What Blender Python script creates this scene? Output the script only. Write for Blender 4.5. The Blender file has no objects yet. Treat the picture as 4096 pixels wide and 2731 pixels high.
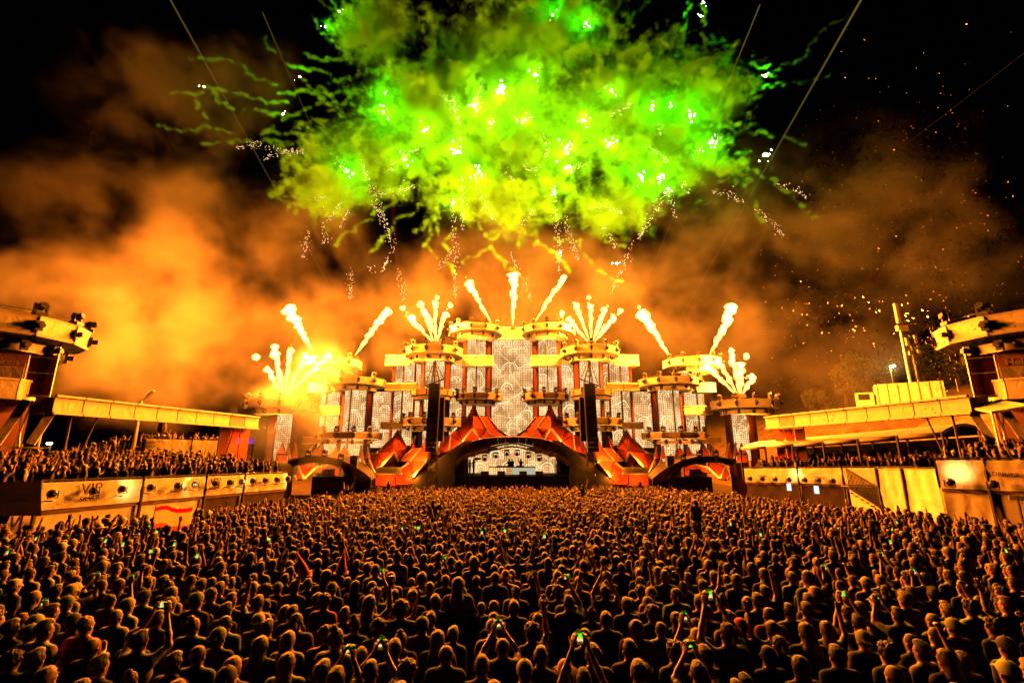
import bpy, bmesh, math, random
import numpy as np
from mathutils import Vector, noise, Matrix
R=math.radians
random.seed(7); RNG=np.random.default_rng(7)
SC=bpy.context.scene; COL=SC.collection
# ---------------------------------------------------------------- camera
TH=R(13.0); F=1840.0; CAMZ=4.1
cam=bpy.data.cameras.new('camera'); cam.sensor_width=36; cam.lens=36*F/4096; cam.clip_end=2000; cam.clip_start=.1
camo=bpy.data.objects.new('camera',cam); COL.objects.link(camo)
camo.location=(0,0,CAMZ); camo.rotation_euler=(R(90)+TH,0,0); SC.camera=camo
# ---------------------------------------------------------------- night sky
W=bpy.data.worlds.new('World'); SC.world=W; W.use_nodes=True
nt=W.node_tree; bgn=nt.nodes['Background']
sky=nt.nodes.new('ShaderNodeTexSky'); sky.sky_type='NISHITA'; sky.sun_disc=False; sky.sun_elevation=R(-4); sky.sun_rotation=R(160)
nt.links.new(sky.outputs[0],bgn.inputs[0]); bgn.inputs[1].default_value=0.012
# ---------------------------------------------------------------- exposure / sampling
SC.view_settings.view_transform='Standard'; SC.view_settings.look='None'; SC.view_settings.exposure=0; SC.view_settings.gamma=1
SC.render.engine='CYCLES'; cy=SC.cycles
cy.use_denoising=True
try: cy.denoiser='OPENIMAGEDENOISE'
except Exception: pass
cy.max_bounces=3; cy.diffuse_bounces=0; cy.glossy_bounces=1; cy.transmission_bounces=2; cy.volume_bounces=0; cy.transparent_max_bounces=8
cy.use_adaptive_sampling=True; cy.adaptive_threshold=.04; cy.adaptive_min_samples=12
cy.use_light_tree=True; cy.volume_step_rate=2.0; cy.volume_max_steps=256; cy.caustics_reflective=False; cy.caustics_refractive=False
cy.sample_clamp_indirect=4
# ---------------------------------------------------------------- large lights: added fill spots by the side towers, brightening the ring fronts
FIRE=(1.0,.205,.010)
def lamp(name,kind,loc,power,col=FIRE,radius=.5,target=None,spot=60,blend=.6,parent=None):
    l=bpy.data.lights.new(name,kind); l.energy=power; l.color=col
    if kind!='SUN': l.shadow_soft_size=radius
    if kind=='SPOT': l.spot_size=R(spot); l.spot_blend=blend
    o=bpy.data.objects.new(name,l); COL.objects.link(o)
    if parent: o.parent=parent; loc=Vector(loc)-wl(parent)
    o.location=loc
    if target is not None:
        d=Vector(target)-(Vector(loc)+(wl(parent) if parent else Vector())); o.rotation_euler=d.to_track_quat('-Z','Y').to_euler()
    return o
def wl(o):
    v=Vector()
    while o is not None: v+=o.location; o=o.parent
    return v
for s in (-1,1):
    lamp('added_fill_spot','SPOT',(s*24.5,25,11.9),60000,(1.0,.24,.014),.6,(s*9,58,20.5),44)
for s in (-1,1):   # more added fill, brightening side decks, near towers and end tower fronts
    lamp('added_fill_spot','SPOT',(s*25,50.5,15),48000,(1.0,.28,.018),.5,(s*25,24,6),50)
    lamp('added_fill_spot','SPOT',(s*24.8,25.3,11.9),30000,(1.0,.24,.014),.6,(s*24,56,12),30)
# ---------------------------------------------------------------- helpers
def P(px,py,Y):
    u=(px-2048)/F; v=(1365.5-py)/F; t=Y/(math.cos(TH)-v*math.sin(TH))
    return Vector((u*t,Y,CAMZ+t*(math.sin(TH)+v*math.cos(TH))))
def gz(y): return 0.0 if y<4 else (-.036*(min(y,52)-4))
def onplane(px,py,h):
    u=(px-2048)/F; v=(1365.5-py)/F; d=Vector((u,math.cos(TH)-v*math.sin(TH),math.sin(TH)+v*math.cos(TH)))
    y=8.0
    for _ in range(30):
        z=gz(y)+h; t=(z-CAMZ)/d.z; y=.5*y+.5*max(2,min(60,t*d.y))
    return Vector((d.x*t,d.y*t,z))
class MB:
    def __init__(s): s.v=[]; s.f=[]; s.m=[]
    def add(s,vs,fs,mi=0):
        b=len(s.v); s.v+= [tuple(x) for x in vs]; s.f+=[tuple(i+b for i in f) for f in fs]; s.m+=[mi]*len(fs); return s
    def box(s,c,d,rz=0,mi=0):
        cx,sx=math.cos(rz),math.sin(rz); vs=[]
        for x,y,z in ((-1,-1,-1),(1,-1,-1),(1,1,-1),(-1,1,-1),(-1,-1,1),(1,-1,1),(1,1,1),(-1,1,1)):
            x*=d[0]/2;y*=d[1]/2;z*=d[2]/2; vs.append((c[0]+x*cx-y*sx,c[1]+x*sx+y*cx,c[2]+z))
        return s.add(vs,[(0,3,2,1),(4,5,6,7),(0,1,5,4),(1,2,6,5),(2,3,7,6),(3,0,4,7)],mi)
    def beam(s,p,q,w,h=None,mi=0,up=(0,0,1)):
        h=h or w; p=Vector(p);q=Vector(q); d=(q-p).normalized(); u=Vector(up)
        if abs(d.dot(u))>.98: u=Vector((1,0,0))
        a=d.cross(u).normalized(); b=a.cross(d); vs=[]
        for e in (p,q):
            for i,j in ((-1,-1),(1,-1),(1,1),(-1,1)): vs.append(e+a*(i*w/2)+b*(j*h/2))
        return s.add(vs,[(0,1,2,3),(7,6,5,4),(0,4,5,1),(1,5,6,2),(2,6,7,3),(3,7,4,0)],mi)
    def tube(s,pts,r,n=8,mi=0):
        pts=[Vector(p) for p in pts]; rs=r if isinstance(r,(list,tuple)) else [r]*len(pts); vs=[];fs=[]
        for i,p in enumerate(pts):
            d=(pts[min(i+1,len(pts)-1)]-pts[max(i-1,0)]).normalized(); u=Vector((0,0,1)) if abs(d.z)<.95 else Vector((1,0,0))
            a=d.cross(u).normalized(); b=a.cross(d)
            for k in range(n):
                t=2*math.pi*k/n; vs.append(p+(a*math.cos(t)+b*math.sin(t))*rs[i])
        for i in range(len(pts)-1):
            for k in range(n):
                fs.append((i*n+k,(i+1)*n+k,(i+1)*n+(k+1)%n,i*n+(k+1)%n))
        fs.append(tuple(range(n))); fs.append(tuple((len(pts)-1)*n+k for k in range(n-1,-1,-1)))
        return s.add(vs,fs,mi)
    def prism(s,poly,z0,z1,mi=0):
        n=len(poly); vs=[(x,y,z0) for x,y in poly]+[(x,y,z1) for x,y in poly]
        fs=[tuple(range(n-1,-1,-1)),tuple(range(n,2*n))]+[(i,(i+1)%n,n+(i+1)%n,n+i) for i in range(n)]
        return s.add(vs,fs,mi)
    def slab(s,pts,th,mi=0,shrink=0,back=None):
        pts=[Vector(p) for p in pts]; c=sum(pts,Vector())/len(pts); n=(pts[1]-pts[0]).cross(pts[-1]-pts[0]).normalized()
        if n.dot(Vector((0,0,CAMZ))-c)<0: pts=pts[::-1]; n=-n
        if shrink: pts=[p+(c-p).normalized()*min(shrink,(c-p).length*.4) for p in pts]
        k=len(pts); vs=pts+[p-n*th for p in pts]
        return s.add(vs,[tuple(range(k)),tuple(range(2*k-1,k-1,-1))]+[((i+1)%k,i,k+i,k+(i+1)%k) for i in range(k)],mi)
    def cloth(s,a,b,c,d,nx=14,ny=6,amp=.04,seed=0,mi=0):   # hanging sheet a-b bottom, d-c top, softly billowing
        a,b,c,d=[Vector(p) for p in (a,b,c,d)]; n=(b-a).cross(d-a).normalized(); vs=[];fs=[]
        for k in (0,1):
            for i in range(nx+1):
                for j in range(ny+1):
                    u,v=i/nx,j/ny; p=a.lerp(b,u).lerp(d.lerp(c,u),v); w=amp*(noise.noise((u*3.1+seed,v*2.3,seed))*1.6+.5*math.sin(u*17+v*7+seed)+noise.noise((u*9,v*6+u*5,seed+3))*.7)*(1 if 0<j<ny else .3); vs.append(p+n*(w-k*.02))
        m=(nx+1)*(ny+1); q=[(i*(ny+1)+j,(i+1)*(ny+1)+j,(i+1)*(ny+1)+j+1,i*(ny+1)+j+1) for i in range(nx) for j in range(ny)]
        return s.add(vs,q+[tuple(x+m for x in reversed(f)) for f in q],mi)
    def mesh(s,name,mats,off=Vector(),smooth=False):
        me=bpy.data.meshes.new(name); me.from_pydata([(x-off[0],y-off[1],z-off[2]) for x,y,z in s.v],[],s.f)
        for m in mats: me.materials.append(m)
        if len(mats)>1: me.polygons.foreach_set('material_index',s.m)
        if smooth: me.polygons.foreach_set('use_smooth',[True]*len(s.f))
        me.update(); return me
def link(name,data,parent=None,loc=(0,0,0),rz=0):
    o=bpy.data.objects.new(name,data); COL.objects.link(o); o.parent=parent; o.location=loc; o.rotation_euler=(0,0,rz); return o
def mk(name,mb,mats,parent=None,smooth=False):
    if not isinstance(mats,(list,tuple)): mats=[mats]
    return link(name,mb.mesh(name,mats,wl(parent) if parent else Vector(),smooth),parent)
def tag(o,label,cat=None,group=None,kind=None):
    o['label']=label
    if cat: o['category']=cat
    if group: o['group']=group
    if kind: o['kind']=kind
    return o
def root(name,loc,label,cat,group=None): return tag(link(name,None,None,loc),label,cat,group)
def put(name,me,parent,loc,rz=0,rx=0):
    o=link(name,me,parent,Vector(loc)-(wl(parent) if parent else Vector()),rz); o.rotation_euler=(rx,0,rz); return o
# ---------------------------------------------------------------- materials
def mat(name,col,rough=.7,metal=0,var=.12,scale=3.,bump=0.,bscale=12.,sheen=0.,spec=.3,objcol=False,bdist=.1):
    m=bpy.data.materials.new(name); m.use_nodes=True; t=m.node_tree; b=t.nodes['Principled BSDF']; L=t.links.new
    b.inputs['Roughness'].default_value=rough; b.inputs['Metallic'].default_value=metal; b.inputs['Specular IOR Level'].default_value=spec
    if sheen: b.inputs['Sheen Weight'].default_value=sheen; b.inputs['Sheen Roughness'].default_value=.2; b.inputs['Sheen Tint'].default_value=(1,.85,.6,1)
    tc=t.nodes.new('ShaderNodeTexCoord'); nz=t.nodes.new('ShaderNodeTexNoise'); nz.inputs['Scale'].default_value=scale; nz.inputs['Detail'].default_value=5
    L(tc.outputs['Object'],nz.inputs['Vector'])
    mr=t.nodes.new('ShaderNodeMapRange'); mr.inputs[1].default_value=.3; mr.inputs[2].default_value=.7; mr.inputs[3].default_value=1-var; mr.inputs[4].default_value=1+var
    L(nz.outputs[0],mr.inputs[0])
    mx=t.nodes.new('ShaderNodeVectorMath'); mx.operation='SCALE'; mx.inputs[0].default_value=col; L(mr.outputs[0],mx.inputs['Scale'])
    if objcol:
        oi=t.nodes.new('ShaderNodeObjectInfo'); L(oi.outputs['Color'],mx.inputs[0])
    L(mx.outputs[0],b.inputs['Base Color'])
    if bump:
        n2=t.nodes.new('ShaderNodeTexNoise'); n2.inputs['Scale'].default_value=bscale; n2.inputs['Detail'].default_value=4; n2.inputs['Distortion'].default_value=1.2
        L(tc.outputs['Object'],n2.inputs['Vector']); bp=t.nodes.new('ShaderNodeBump'); bp.inputs['Strength'].default_value=bump; bp.inputs['Distance'].default_value=bdist
        L(n2.outputs[0],bp.inputs['Height']); L(bp.outputs[0],b.inputs['Normal'])
    return m
def emit(name,col,st):
    m=bpy.data.materials.new(name); m.use_nodes=True; t=m.node_tree; t.nodes.remove(t.nodes['Principled BSDF'])
    e=t.nodes.new('ShaderNodeEmission'); e.inputs[0].default_value=(*col,1); e.inputs[1].default_value=st; t.links.new(e.outputs[0],t.nodes['Material Output'].inputs[0]); return m
CREAM=mat('cream_fabric',(.78,.70,.46),.75,bump=.5,bscale=1.6)
DIMTAN=mat('tan_dimmed_cream',(.50,.33,.19),.7,bump=.3,bscale=3)  # tan parts; lower ring panels are cream with dim light put in colour
RAIL=mat('pale_rail',(.8,.7,.52),.6)
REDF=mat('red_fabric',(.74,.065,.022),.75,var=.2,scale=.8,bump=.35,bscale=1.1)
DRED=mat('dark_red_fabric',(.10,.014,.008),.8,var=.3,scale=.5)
BLACK=mat('black_metal',(.016,.015,.015),.5,spec=.4)
TRUSS=mat('dark_truss_metal',(.10,.09,.08),.45,metal=.6)
ALU=mat('aluminium_truss',(.45,.43,.4),.4,metal=.7)
BROWN=mat('brown_canopy_skin',(.13,.075,.04),.75,var=.25,scale=.7,bump=.3,bscale=1.5)
DARKW=mat('dark_stage_skirt',(.045,.028,.02),.8,var=.3,scale=1.)
BANNER=mat('banner_vinyl',(.80,.72,.50),.6,var=.06,bump=.8,bscale=.9)
INK=mat('dark_print',(.035,.012,.01),.6)
GOLDP=mat('gold_print',(.85,.7,.2),.5)
WOOD=mat('deck_boards',(.18,.12,.08),.8,var=.3)
GRASS=mat('dry_grass_bank',(.16,.10,.045),.95,var=.5,scale=.7,bump=.8,bscale=2.)
GROUND=mat('trampled_ground',(.07,.05,.035),.95,var=.4,scale=.8,bump=.5)
# ---------------------------------------------------------------- ground and bank
def grid(name,xs,ys,zf,m):
    vs=[(x,y,zf(x,y)) for y in ys for x in xs]; n=len(xs)
    me=bpy.data.meshes.new(name); me.from_pydata(vs,[],[(j*n+i,j*n+i+1,(j+1)*n+i+1,(j+1)*n+i) for j in range(len(ys)-1) for i in range(n-1)])
    me.materials.append(m); me.polygons.foreach_set('use_smooth',[True]*len(me.polygons)); return link(name,me)
def bank(x,y):
    z=gz(y)
    if x>31 and y>8:
        k=min(1,max(0,(y-8)/25)); a=min(1,(x-31)/24); z+=k*(a*a*(3-2*a)*11.5+max(0,x-55)*.2)+ (noise.noise((x*.12,y*.12,0))*.5 if x>34 else 0)
    return z
xs=[-900,-400,-200,-100,-60]+[-40+4*i for i in range(18)]+[31+2*i for i in range(38)]+[130,200,400,900]
ys=[-60,-20,0,4]+[8+4*i for i in range(12)]+[56+5*i for i in range(16)]+[150,220,400,1000]
ground=grid('ground',xs,ys,bank,GROUND); ground['kind']='structure'
ground.data.materials.append(GRASS)
for p in ground.data.polygons: p.material_index=1 if p.center.x>33 and p.center.y>10 else 0
# ---------------------------------------------------------------- LED screens
def led_mat(name,scale,st,ring=.46):
    m=bpy.data.materials.new(name); m.use_nodes=True; t=m.node_tree; L=t.links.new; N=t.nodes.new
    t.nodes.remove(t.nodes['Principled BSDF']); tc=N('ShaderNodeTexCoord'); sx=N('ShaderNodeSeparateXYZ'); ge=N('ShaderNodeNewGeometry'); L(ge.outputs['Position'],sx.inputs[0])
    cb=N('ShaderNodeCombineXYZ'); L(sx.outputs[0],cb.inputs[0]); L(sx.outputs[2],cb.inputs[1])
    def mth(op,a,b=None):
        n=N('ShaderNodeMath'); n.operation=op
        for i,v in enumerate((a,b)):
            if v is None: continue
            if isinstance(v,(int,float)): n.inputs[i].default_value=v
            else: L(v,n.inputs[i])
        return n.outputs[0]
    def band(x,c,w):   # soft stroke around value c
        return mth('SUBTRACT',1.0,mth('MINIMUM',1.0,mth('DIVIDE',mth('ABSOLUTE',mth('SUBTRACT',x,c)),w)))
    nz=N('ShaderNodeTexNoise'); nz.inputs['Scale'].default_value=.5; L(cb.outputs[0],nz.inputs['Vector'])
    ds=N('ShaderNodeVectorMath'); ds.operation='MULTIPLY_ADD'; L(nz.outputs['Color'],ds.inputs[0]); ds.inputs[1].default_value=(1.3,1.3,0); L(cb.outputs[0],ds.inputs[2])
    vo=N('ShaderNodeTexVoronoi'); vo.voronoi_dimensions='2D'; vo.inputs['Scale'].default_value=scale; L(ds.outputs[0],vo.inputs['Vector'])
    sb=N('ShaderNodeVectorMath'); sb.operation='SUBTRACT'; L(ds.outputs[0],sb.inputs[0])
    vp=N('ShaderNodeVectorMath'); vp.operation='SCALE'; vp.inputs['Scale'].default_value=1.0; L(vo.outputs['Position'],vp.inputs[0]); L(vp.outputs[0],sb.inputs[1])
    s2=N('ShaderNodeSeparateXYZ'); L(sb.outputs[0],s2.inputs[0])
    up=mth('GREATER_THAN',s2.outputs[1],-.25/scale*.5)
    ar=mth('MULTIPLY',mth('ADD',band(vo.outputs['Distance'],ring,.04),mth('MULTIPLY',.7,band(vo.outputs['Distance'],ring*.62,.035))),up)
    v2=N('ShaderNodeTexVoronoi'); v2.voronoi_dimensions='2D'; v2.feature='DISTANCE_TO_EDGE'; v2.inputs['Scale'].default_value=scale*.75
    o2=N('ShaderNodeVectorMath'); o2.inputs[1].default_value=(7.3,3.1,0); L(ds.outputs[0],o2.inputs[0]); L(o2.outputs[0],v2.inputs['Vector'])
    st2=mth('MULTIPLY',band(v2.outputs['Distance'],0,.03),.5)
    k=mth('MINIMUM',1.0,mth('MAXIMUM',ar,st2))
    gx=mth('ABSOLUTE',mth('SINE',mth('MULTIPLY',sx.outputs[0],13.0))); gzz=mth('ABSOLUTE',mth('SINE',mth('MULTIPLY',sx.outputs[2],13.0)))
    gr=mth('ADD',.30,mth('MULTIPLY',1.35,mth('MULTIPLY',gx,gzz)))
    n3=N('ShaderNodeTexNoise'); n3.inputs['Scale'].default_value=.35; n3.inputs['Detail'].default_value=3; L(cb.outputs[0],n3.inputs['Vector'])
    cr=N('ShaderNodeValToRGB'); e=cr.color_ramp.elements; e[0].position=.38; e[0].color=(.66,.31,.09,1); e[1].position=.62; e[1].color=(1.3,.70,.27,1); L(n3.outputs[0],cr.inputs[0])
    mg=N('ShaderNodeVectorMath'); mg.operation='SCALE'; L(cr.outputs[0],mg.inputs[0]); L(gr,mg.inputs['Scale'])
    mx=N('ShaderNodeMix'); mx.data_type='RGBA'; L(k,mx.inputs[0]); L(mg.outputs[0],mx.inputs[6]); mx.inputs[7].default_value=(1.7,1.35,.72,1)
    em=N('ShaderNodeEmission'); em.inputs[1].default_value=st; L(mx.outputs[2],em.inputs[0]); L(em.outputs[0],t.nodes['Material Output'].inputs[0])
    return m
LED=led_mat('led_wall_picture',.66,1.0); LEDB=led_mat('led_screen_picture',.52,1.0,.42)
# ---------------------------------------------------------------- stage lamp mesh (moving head: base, yoke, barrel)
mb=MB(); mb.box((0,0,.06),(.34,.3,.12)); mb.box((-.17,0,.27),(.05,.12,.34)); mb.box((.17,0,.27),(.05,.12,.34))
mb.tube([(0,.17,.30),(0,.08,.32),(0,-.12,.36),(0,-.2,.38)],[.09,.13,.135,.12],8); LAMP=mb.mesh('stage_lamp',[BLACK])
mb=MB(); mb.box((0,.03,0),(.22,.1,.36)); mb.tube([(0,-.02,0),(0,-.2,0)],.1,8); LAMPW=mb.mesh('wall_lamp',[BLACK])
def ring_pts(cx,cy,r,n,rot=0): return [(cx+r*math.sin(rot+2*math.pi*k/n),cy-r*math.cos(rot+2*math.pi*k/n)) for k in range(n)]
def ring_tier(parent,name,cx,cy,r,n,rot,z0,z1,m,th=.12,slant=.0):
    a=ring_pts(cx,cy,r*(1+slant),n,rot); b=ring_pts(cx,cy,r,n,rot)
    for k in range(n):
        p,q=a[k],a[(k+1)%n]; p2,q2=b[k],b[(k+1)%n]; c=((p[0]+q[0])/2,(p[1]+q[1])/2)
        def inn(t,f): return (t[0]+(cx-t[0])*f/r,t[1]+(cy-t[1])*f/r)
        def mid(t,f): return (t[0]+(c[0]-t[0])*f,t[1]+(c[1]-t[1])*f)
        P1,Q1=mid(p,.03),mid(q,.03); P2,Q2=mid(p2,.03),mid(q2,.03)
        mb=MB(); h=z1-z0; e=.11*h
        for (zz0,zz1,o,mi) in ((z0+e,z1-e,.05,0),(z0,z0+e*.98,0,1),(z1-e*.98,z1,0,1)):
            A=[inn(P2,o),inn(Q2,o),inn(P1,o),inn(Q1,o)]; B=[inn(P2,o+th),inn(Q2,o+th),inn(P1,o+th),inn(Q1,o+th)]
            vs=[(*A[0],zz0),(*A[1],zz0),(*A[3],zz1),(*A[2],zz1),(*B[0],zz0),(*B[1],zz0),(*B[3],zz1),(*B[2],zz1)]
            mb.add(vs,[(0,1,2,3),(5,4,7,6),(0,4,5,1),(1,5,6,2),(2,6,7,3),(3,7,4,0)],mi)
        mk(name,mb,[m,RAIL],parent)
def disc(tower,cx,cy,r,zt,zb,n=12,rot=R(-6),m=None,lamps=True,lower=.72,s=1,scale=1.):
    m=m or CREAM; h=zt-zb; zu=zt-h*.60
    deck=MB(); up=ring_pts(cx,cy,r*.93,n,rot); lo=ring_pts(cx,cy,r*lower*.93,n,rot)
    deck.prism(ring_pts(cx,cy,r*.955,n,rot),zu+.03,zu+.13); deck.prism(lo,zb+.05,zb+.13)
    mid=ring_pts(cx,cy,r*.86,n,rot)
    d=mk('platform',deck,[CREAM],tower)
    st=MB()
    for k in range(n):   # struts between the two tiers, handrail on top
        sb=MB(); sb.beam((*mid[k],zu+.02),(*ring_pts(cx,cy,r*lower,n,rot)[k],zb+h*.24),.05); mk('strut',sb,[BLACK],d); a,b=ring_pts(cx,cy,r*.9,n,rot)[k],ring_pts(cx,cy,r*.9,n,rot)[(k+1)%n]
        st.beam((*a,zt),(*a,zt+.28*scale),.035); st.beam((*a,zt+.28*scale),(*b,zt+.28*scale),.035)
        c=ring_pts(cx,cy,r*1.005,n,rot)[k]; sb=MB(); sb.beam((*c,zu+.02),(*c,zt),.07); mk('corner_post',sb,[BLACK],d)
    mk('handrail',st,[BLACK],d)
    ring_tier(d,'rim_panel',cx,cy,r,n,rot,zu,zt,m,slant=.015)
    ring_tier(d,'lower_panel',cx,cy,r*lower,n,rot,zb,zb+h*.28,m)
    if lamps:
        for k in (-2,-1,0,1,2):
            a=rot+2*math.pi*k/n
            for (rr,z,me,dz) in ((r*.97,zt+.02,LAMP,0),(r*1.03,(zt+zu)/2,LAMPW,0),(r*lower*1.1,zb+h*.16,LAMPW,0)):
                o=put('stage_lamp',me,d,(cx+rr*math.sin(a),cy-rr*math.cos(a),z),a); o.scale=(scale*1.35,)*3
    return d
def pdisc(tower,x0,x1,yt,yb,Y,s,**k):
    xc=(x0+x1)/2; ym=(yt+yb)/2; r=(P(x1,ym,Y).x-P(x0,ym,Y).x)/2; cx=P(xc,ym,Y).x*s
    zt=P(xc,yt,Y-r*.97).z; zb=P(xc,yb,Y-r*.7).z
    d=disc(tower,cx,Y,r,zt,zb,s=s,**k)
    if k.get('m') is None: lamp('underside_lamp','POINT',(cx,Y-r*.35,zb-1.3),700,(1,.3,.02),.3,parent=tower)
    return cx,r,zt,zb
def wallpan(parent,name,pa,pb,py0,py1,m,s,th=.15,shrink=0):
    (x0,Y0),(x1,Y1)=pa,pb; ym=(py0+py1)/2; a=P(x0,ym,Y0); b=P(x1,ym,Y1); z1=P((x0+x1)/2,py0,(Y0+Y1)/2).z; z0=P((x0+x1)/2,py1,(Y0+Y1)/2).z
    mb=MB(); mb.slab([(a.x*s,Y0,z0),(b.x*s,Y1,z0),(b.x*s,Y1,z1),(a.x*s,Y0,z1)],th,shrink=shrink); return mk(name,mb,[m],parent)
def post(parent,px,Y,py0,py1,s,w=.16,m=None):
    ym=(py0+py1)/2; x=P(px,ym,Y).x*s; mb=MB(); mb.box((x,Y,(P(px,py0,Y).z+P(px,py1,Y).z)/2),(w,w,P(px,py0,Y).z-P(px,py1,Y).z)); return mk('column_post',mb,[m or BLACK],parent)
def bridge(parent,x0,x1,yt,yb,Y,s,depth=2.0,n=2,m=None):
    a=P(x0,(yt+yb)/2,Y).x; b=P(x1,(yt+yb)/2,Y).x; zt=P((x0+x1)/2,yt,Y).z; zb=P((x0+x1)/2,yb,Y).z
    core=MB(); core.box(((a+b)/2*s,Y+depth/2+.08,(zt+zb)/2),(abs(b-a)-.06,depth-.1,zt-zb-.06)); br=mk('bridge_box',core,[CREAM],parent)
    for k in range(n):
        p=a+(b-a)*(k+.02)/n; q=a+(b-a)*(k+.98)/n; mb=MB(); h=zt-zb; e=.13*h
        mb.box(((p+q)/2*s,Y,(zt+zb)/2),(abs(q-p),.08,h-2*e-.01),0,0)
        for z in (zt-e/2,zb+e/2): mb.box(((p+q)/2*s,Y-.03,z),(abs(q-p),.2,e),0,1)
        mk('bridge_panel',mb,[m or CREAM,RAIL],br)
    return br
GB=-1.73
def nm(s): return 'left' if s<0 else 'right'
def tower(s,px,Y,label): return root('stage_tower',(P(px,1700,Y).x*s,Y,GB),label,'stage tower','stage towers with ring platforms')
def col_back(parent,px,Y,py0,py1,w,d,s):
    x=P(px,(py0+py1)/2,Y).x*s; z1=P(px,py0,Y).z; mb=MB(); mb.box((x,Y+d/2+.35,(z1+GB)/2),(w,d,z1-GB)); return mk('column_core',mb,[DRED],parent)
# central screen and its header
SCR=root('led_screen',(0,65,GB),'tall central LED screen with white looping strokes above the dark arch','screen')
for k in range(4):
    for j in range(8):
        a=P(1967+k*41.2,1555,65).x; b=P(1967+(k+1)*41.2,1555,65).x; z1=P(2048,1360,65).z; z0=P(2048,1790,65).z; h=(z1-z0)/8
        mb=MB(); mb.box(((a+b)/2,65,z0+h*(j+.5)),(b-a-.03,.14,h-.03)); mk('led_tile',mb,[LEDB],SCR)
mb=MB(); mb.box((0,65.6,(P(2048,1360,65).z+GB)/2),(P(2132,1500,65).x*2,.9,P(2048,1360,65).z-GB)); mk('screen_frame',mb,[BLACK],SCR)
for k in range(3):
    bridge(SCR,1966+k*56,1966+(k+1)*56-2,1309,1357,64.4,1,depth=1.6,n=1,m=DIMTAN)
for s in (-1,1):
    n=nm(s); sp=lambda px: px if s<0 else px
    # A: crown tower
    t=tower(-s,1904,62,f'tallest ring tower beside the central screen, on its {n} side')
    q=-s
    # all pixel columns below are read off the left half; q mirrors them
    q=1 if s<0 else -1
    t.location.x=P(1904,1700,62).x*q
    pdisc(t,1797,2012,1288,1341,61.5,q); pdisc(t,1823,2009,1567,1614,59.5,q,m=DIMTAN)
    wallpan(t,'led_panel',(1866,62),(1903,61.2),1335,1720,LED,q); wallpan(t,'led_panel',(1906,61.2),(1943,62),1335,1720,LED,q)
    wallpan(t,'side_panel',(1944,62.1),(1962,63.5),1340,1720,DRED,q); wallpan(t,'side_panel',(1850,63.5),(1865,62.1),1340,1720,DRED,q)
    for px,Y in ((1865,62),(1904.5,61.1),(1943.5,62),(1962,63.5)): post(t,px,Y,1335,1720,q)
    col_back(t,1904,62,1345,1800,3.0,2.0,q)
    # wall between A and B
    w=root('led_wall',(P(1828,1600,64).x*q,64,GB),f'flat LED wall between the two tallest towers, {n} of the central screen','screen','flat LED walls between towers')
    wallpan(w,'led_panel',(1797,64),(1849,64),1452,1760,LEDB,q); wallpan(w,'led_panel',(1657,63),(1682,63.4),1456,1700,LEDB,q)
    for px in (1796,1850): post(w,px,64,1450,1760,q)
    x=P(1830,1600,64).x*q; mb=MB(); mb.box((x,64.6,8),(P(1849,1600,64).x-P(1797,1600,64).x,.8,2*(8-GB)-1)); mk('wall_frame',mb,[BLACK],w)
    # B: second tower with three platforms
    t=tower(q,1738,58,f'ring tower behind the {n} hanging speaker stack, fan of flames on top'); t.location.x=P(1738,1700,58).x*q
    pdisc(t,1622,1854,1374,1434,58,q); pdisc(t,1610,1847,1668,1722,57,q,m=DIMTAN); pdisc(t,1643,1816,1553,1594,57.5,q,m=DIMTAN,lamps=False,lower=.9)
    wallpan(t,'led_panel',(1694,57.6),(1734,56.9),1430,1790,LED,q); wallpan(t,'led_panel',(1736,56.9),(1775,57.6),1430,1790,LED,q)
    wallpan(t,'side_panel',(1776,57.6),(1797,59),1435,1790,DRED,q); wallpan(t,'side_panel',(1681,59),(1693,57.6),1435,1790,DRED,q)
    for px,Y in ((1693,57.5),(1735,56.8),(1776,57.5),(1797,59),(1681,59)): post(t,px,Y,1432,1790,q)
    col_back(t,1737,57.6,1440,1800,2.6,1.8,q)
    bridge(t,1540,1640,1419,1462,60,q); bridge(t,1846,1972,1421,1463,60.5,q)
    # BL: low column behind the outer bridge
    t=root('led_column',(P(1614,1700,61).x*q,61,GB),f'LED column under a side bridge, outward of the {n} speaker tower','LED column','slim LED columns')
    wallpan(t,'led_panel',(1574,61),(1606,60.4),1450,1780,LED,q); wallpan(t,'led_panel',(1609,60.4),(1654,61),1450,1780,LED,q)
    for px,Y in ((1573,61),(1607.5,60.3),(1655,61)): post(t,px,Y,1450,1780,q)
    wallpan(t,'side_panel',(1562,62),(1572,61.1),1452,1780,DRED,q); col_back(t,1614,61,1460,1800,2.2,1.6,q)
    bridge(t,1538,1668,1531,1562,59.5,q,n=2,m=DIMTAN); bridge(t,1521,1612,1688,1715,57,q,n=2,m=DIMTAN)
    w=root('led_wall',(P(1521,1600,63).x*q,63,GB),f'lower LED wall beside the outer {n} ring towers','screen','flat LED walls between towers')
    wallpan(w,'led_panel',(1478,63),(1567,63),1566,1790,LEDB,q)
    x=P(1521,1650,63).x*q; mb=MB(); z1=P(1521,1570,63).z; mb.box((x,63.7,(z1+GB)/2),(3.0,.8,z1-GB)); mk('wall_frame',mb,[BLACK],w)
    # C: mid tower
    t=tower(q,1420,56,f'ring tower with two platforms third from the central screen on the {n}'); t.location.x=P(1420,1700,56).x*q
    pdisc(t,1302,1541,1502,1555,56,q,m=CREAM); pdisc(t,1278,1524,1726,1775,55.5,q,m=DIMTAN)
    wallpan(t,'led_panel',(1369,56.2),(1393,55.2),1550,1850,LED,q); wallpan(t,'led_panel',(1397,55.2),(1460,55.6),1550,1850,LED,q)
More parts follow.
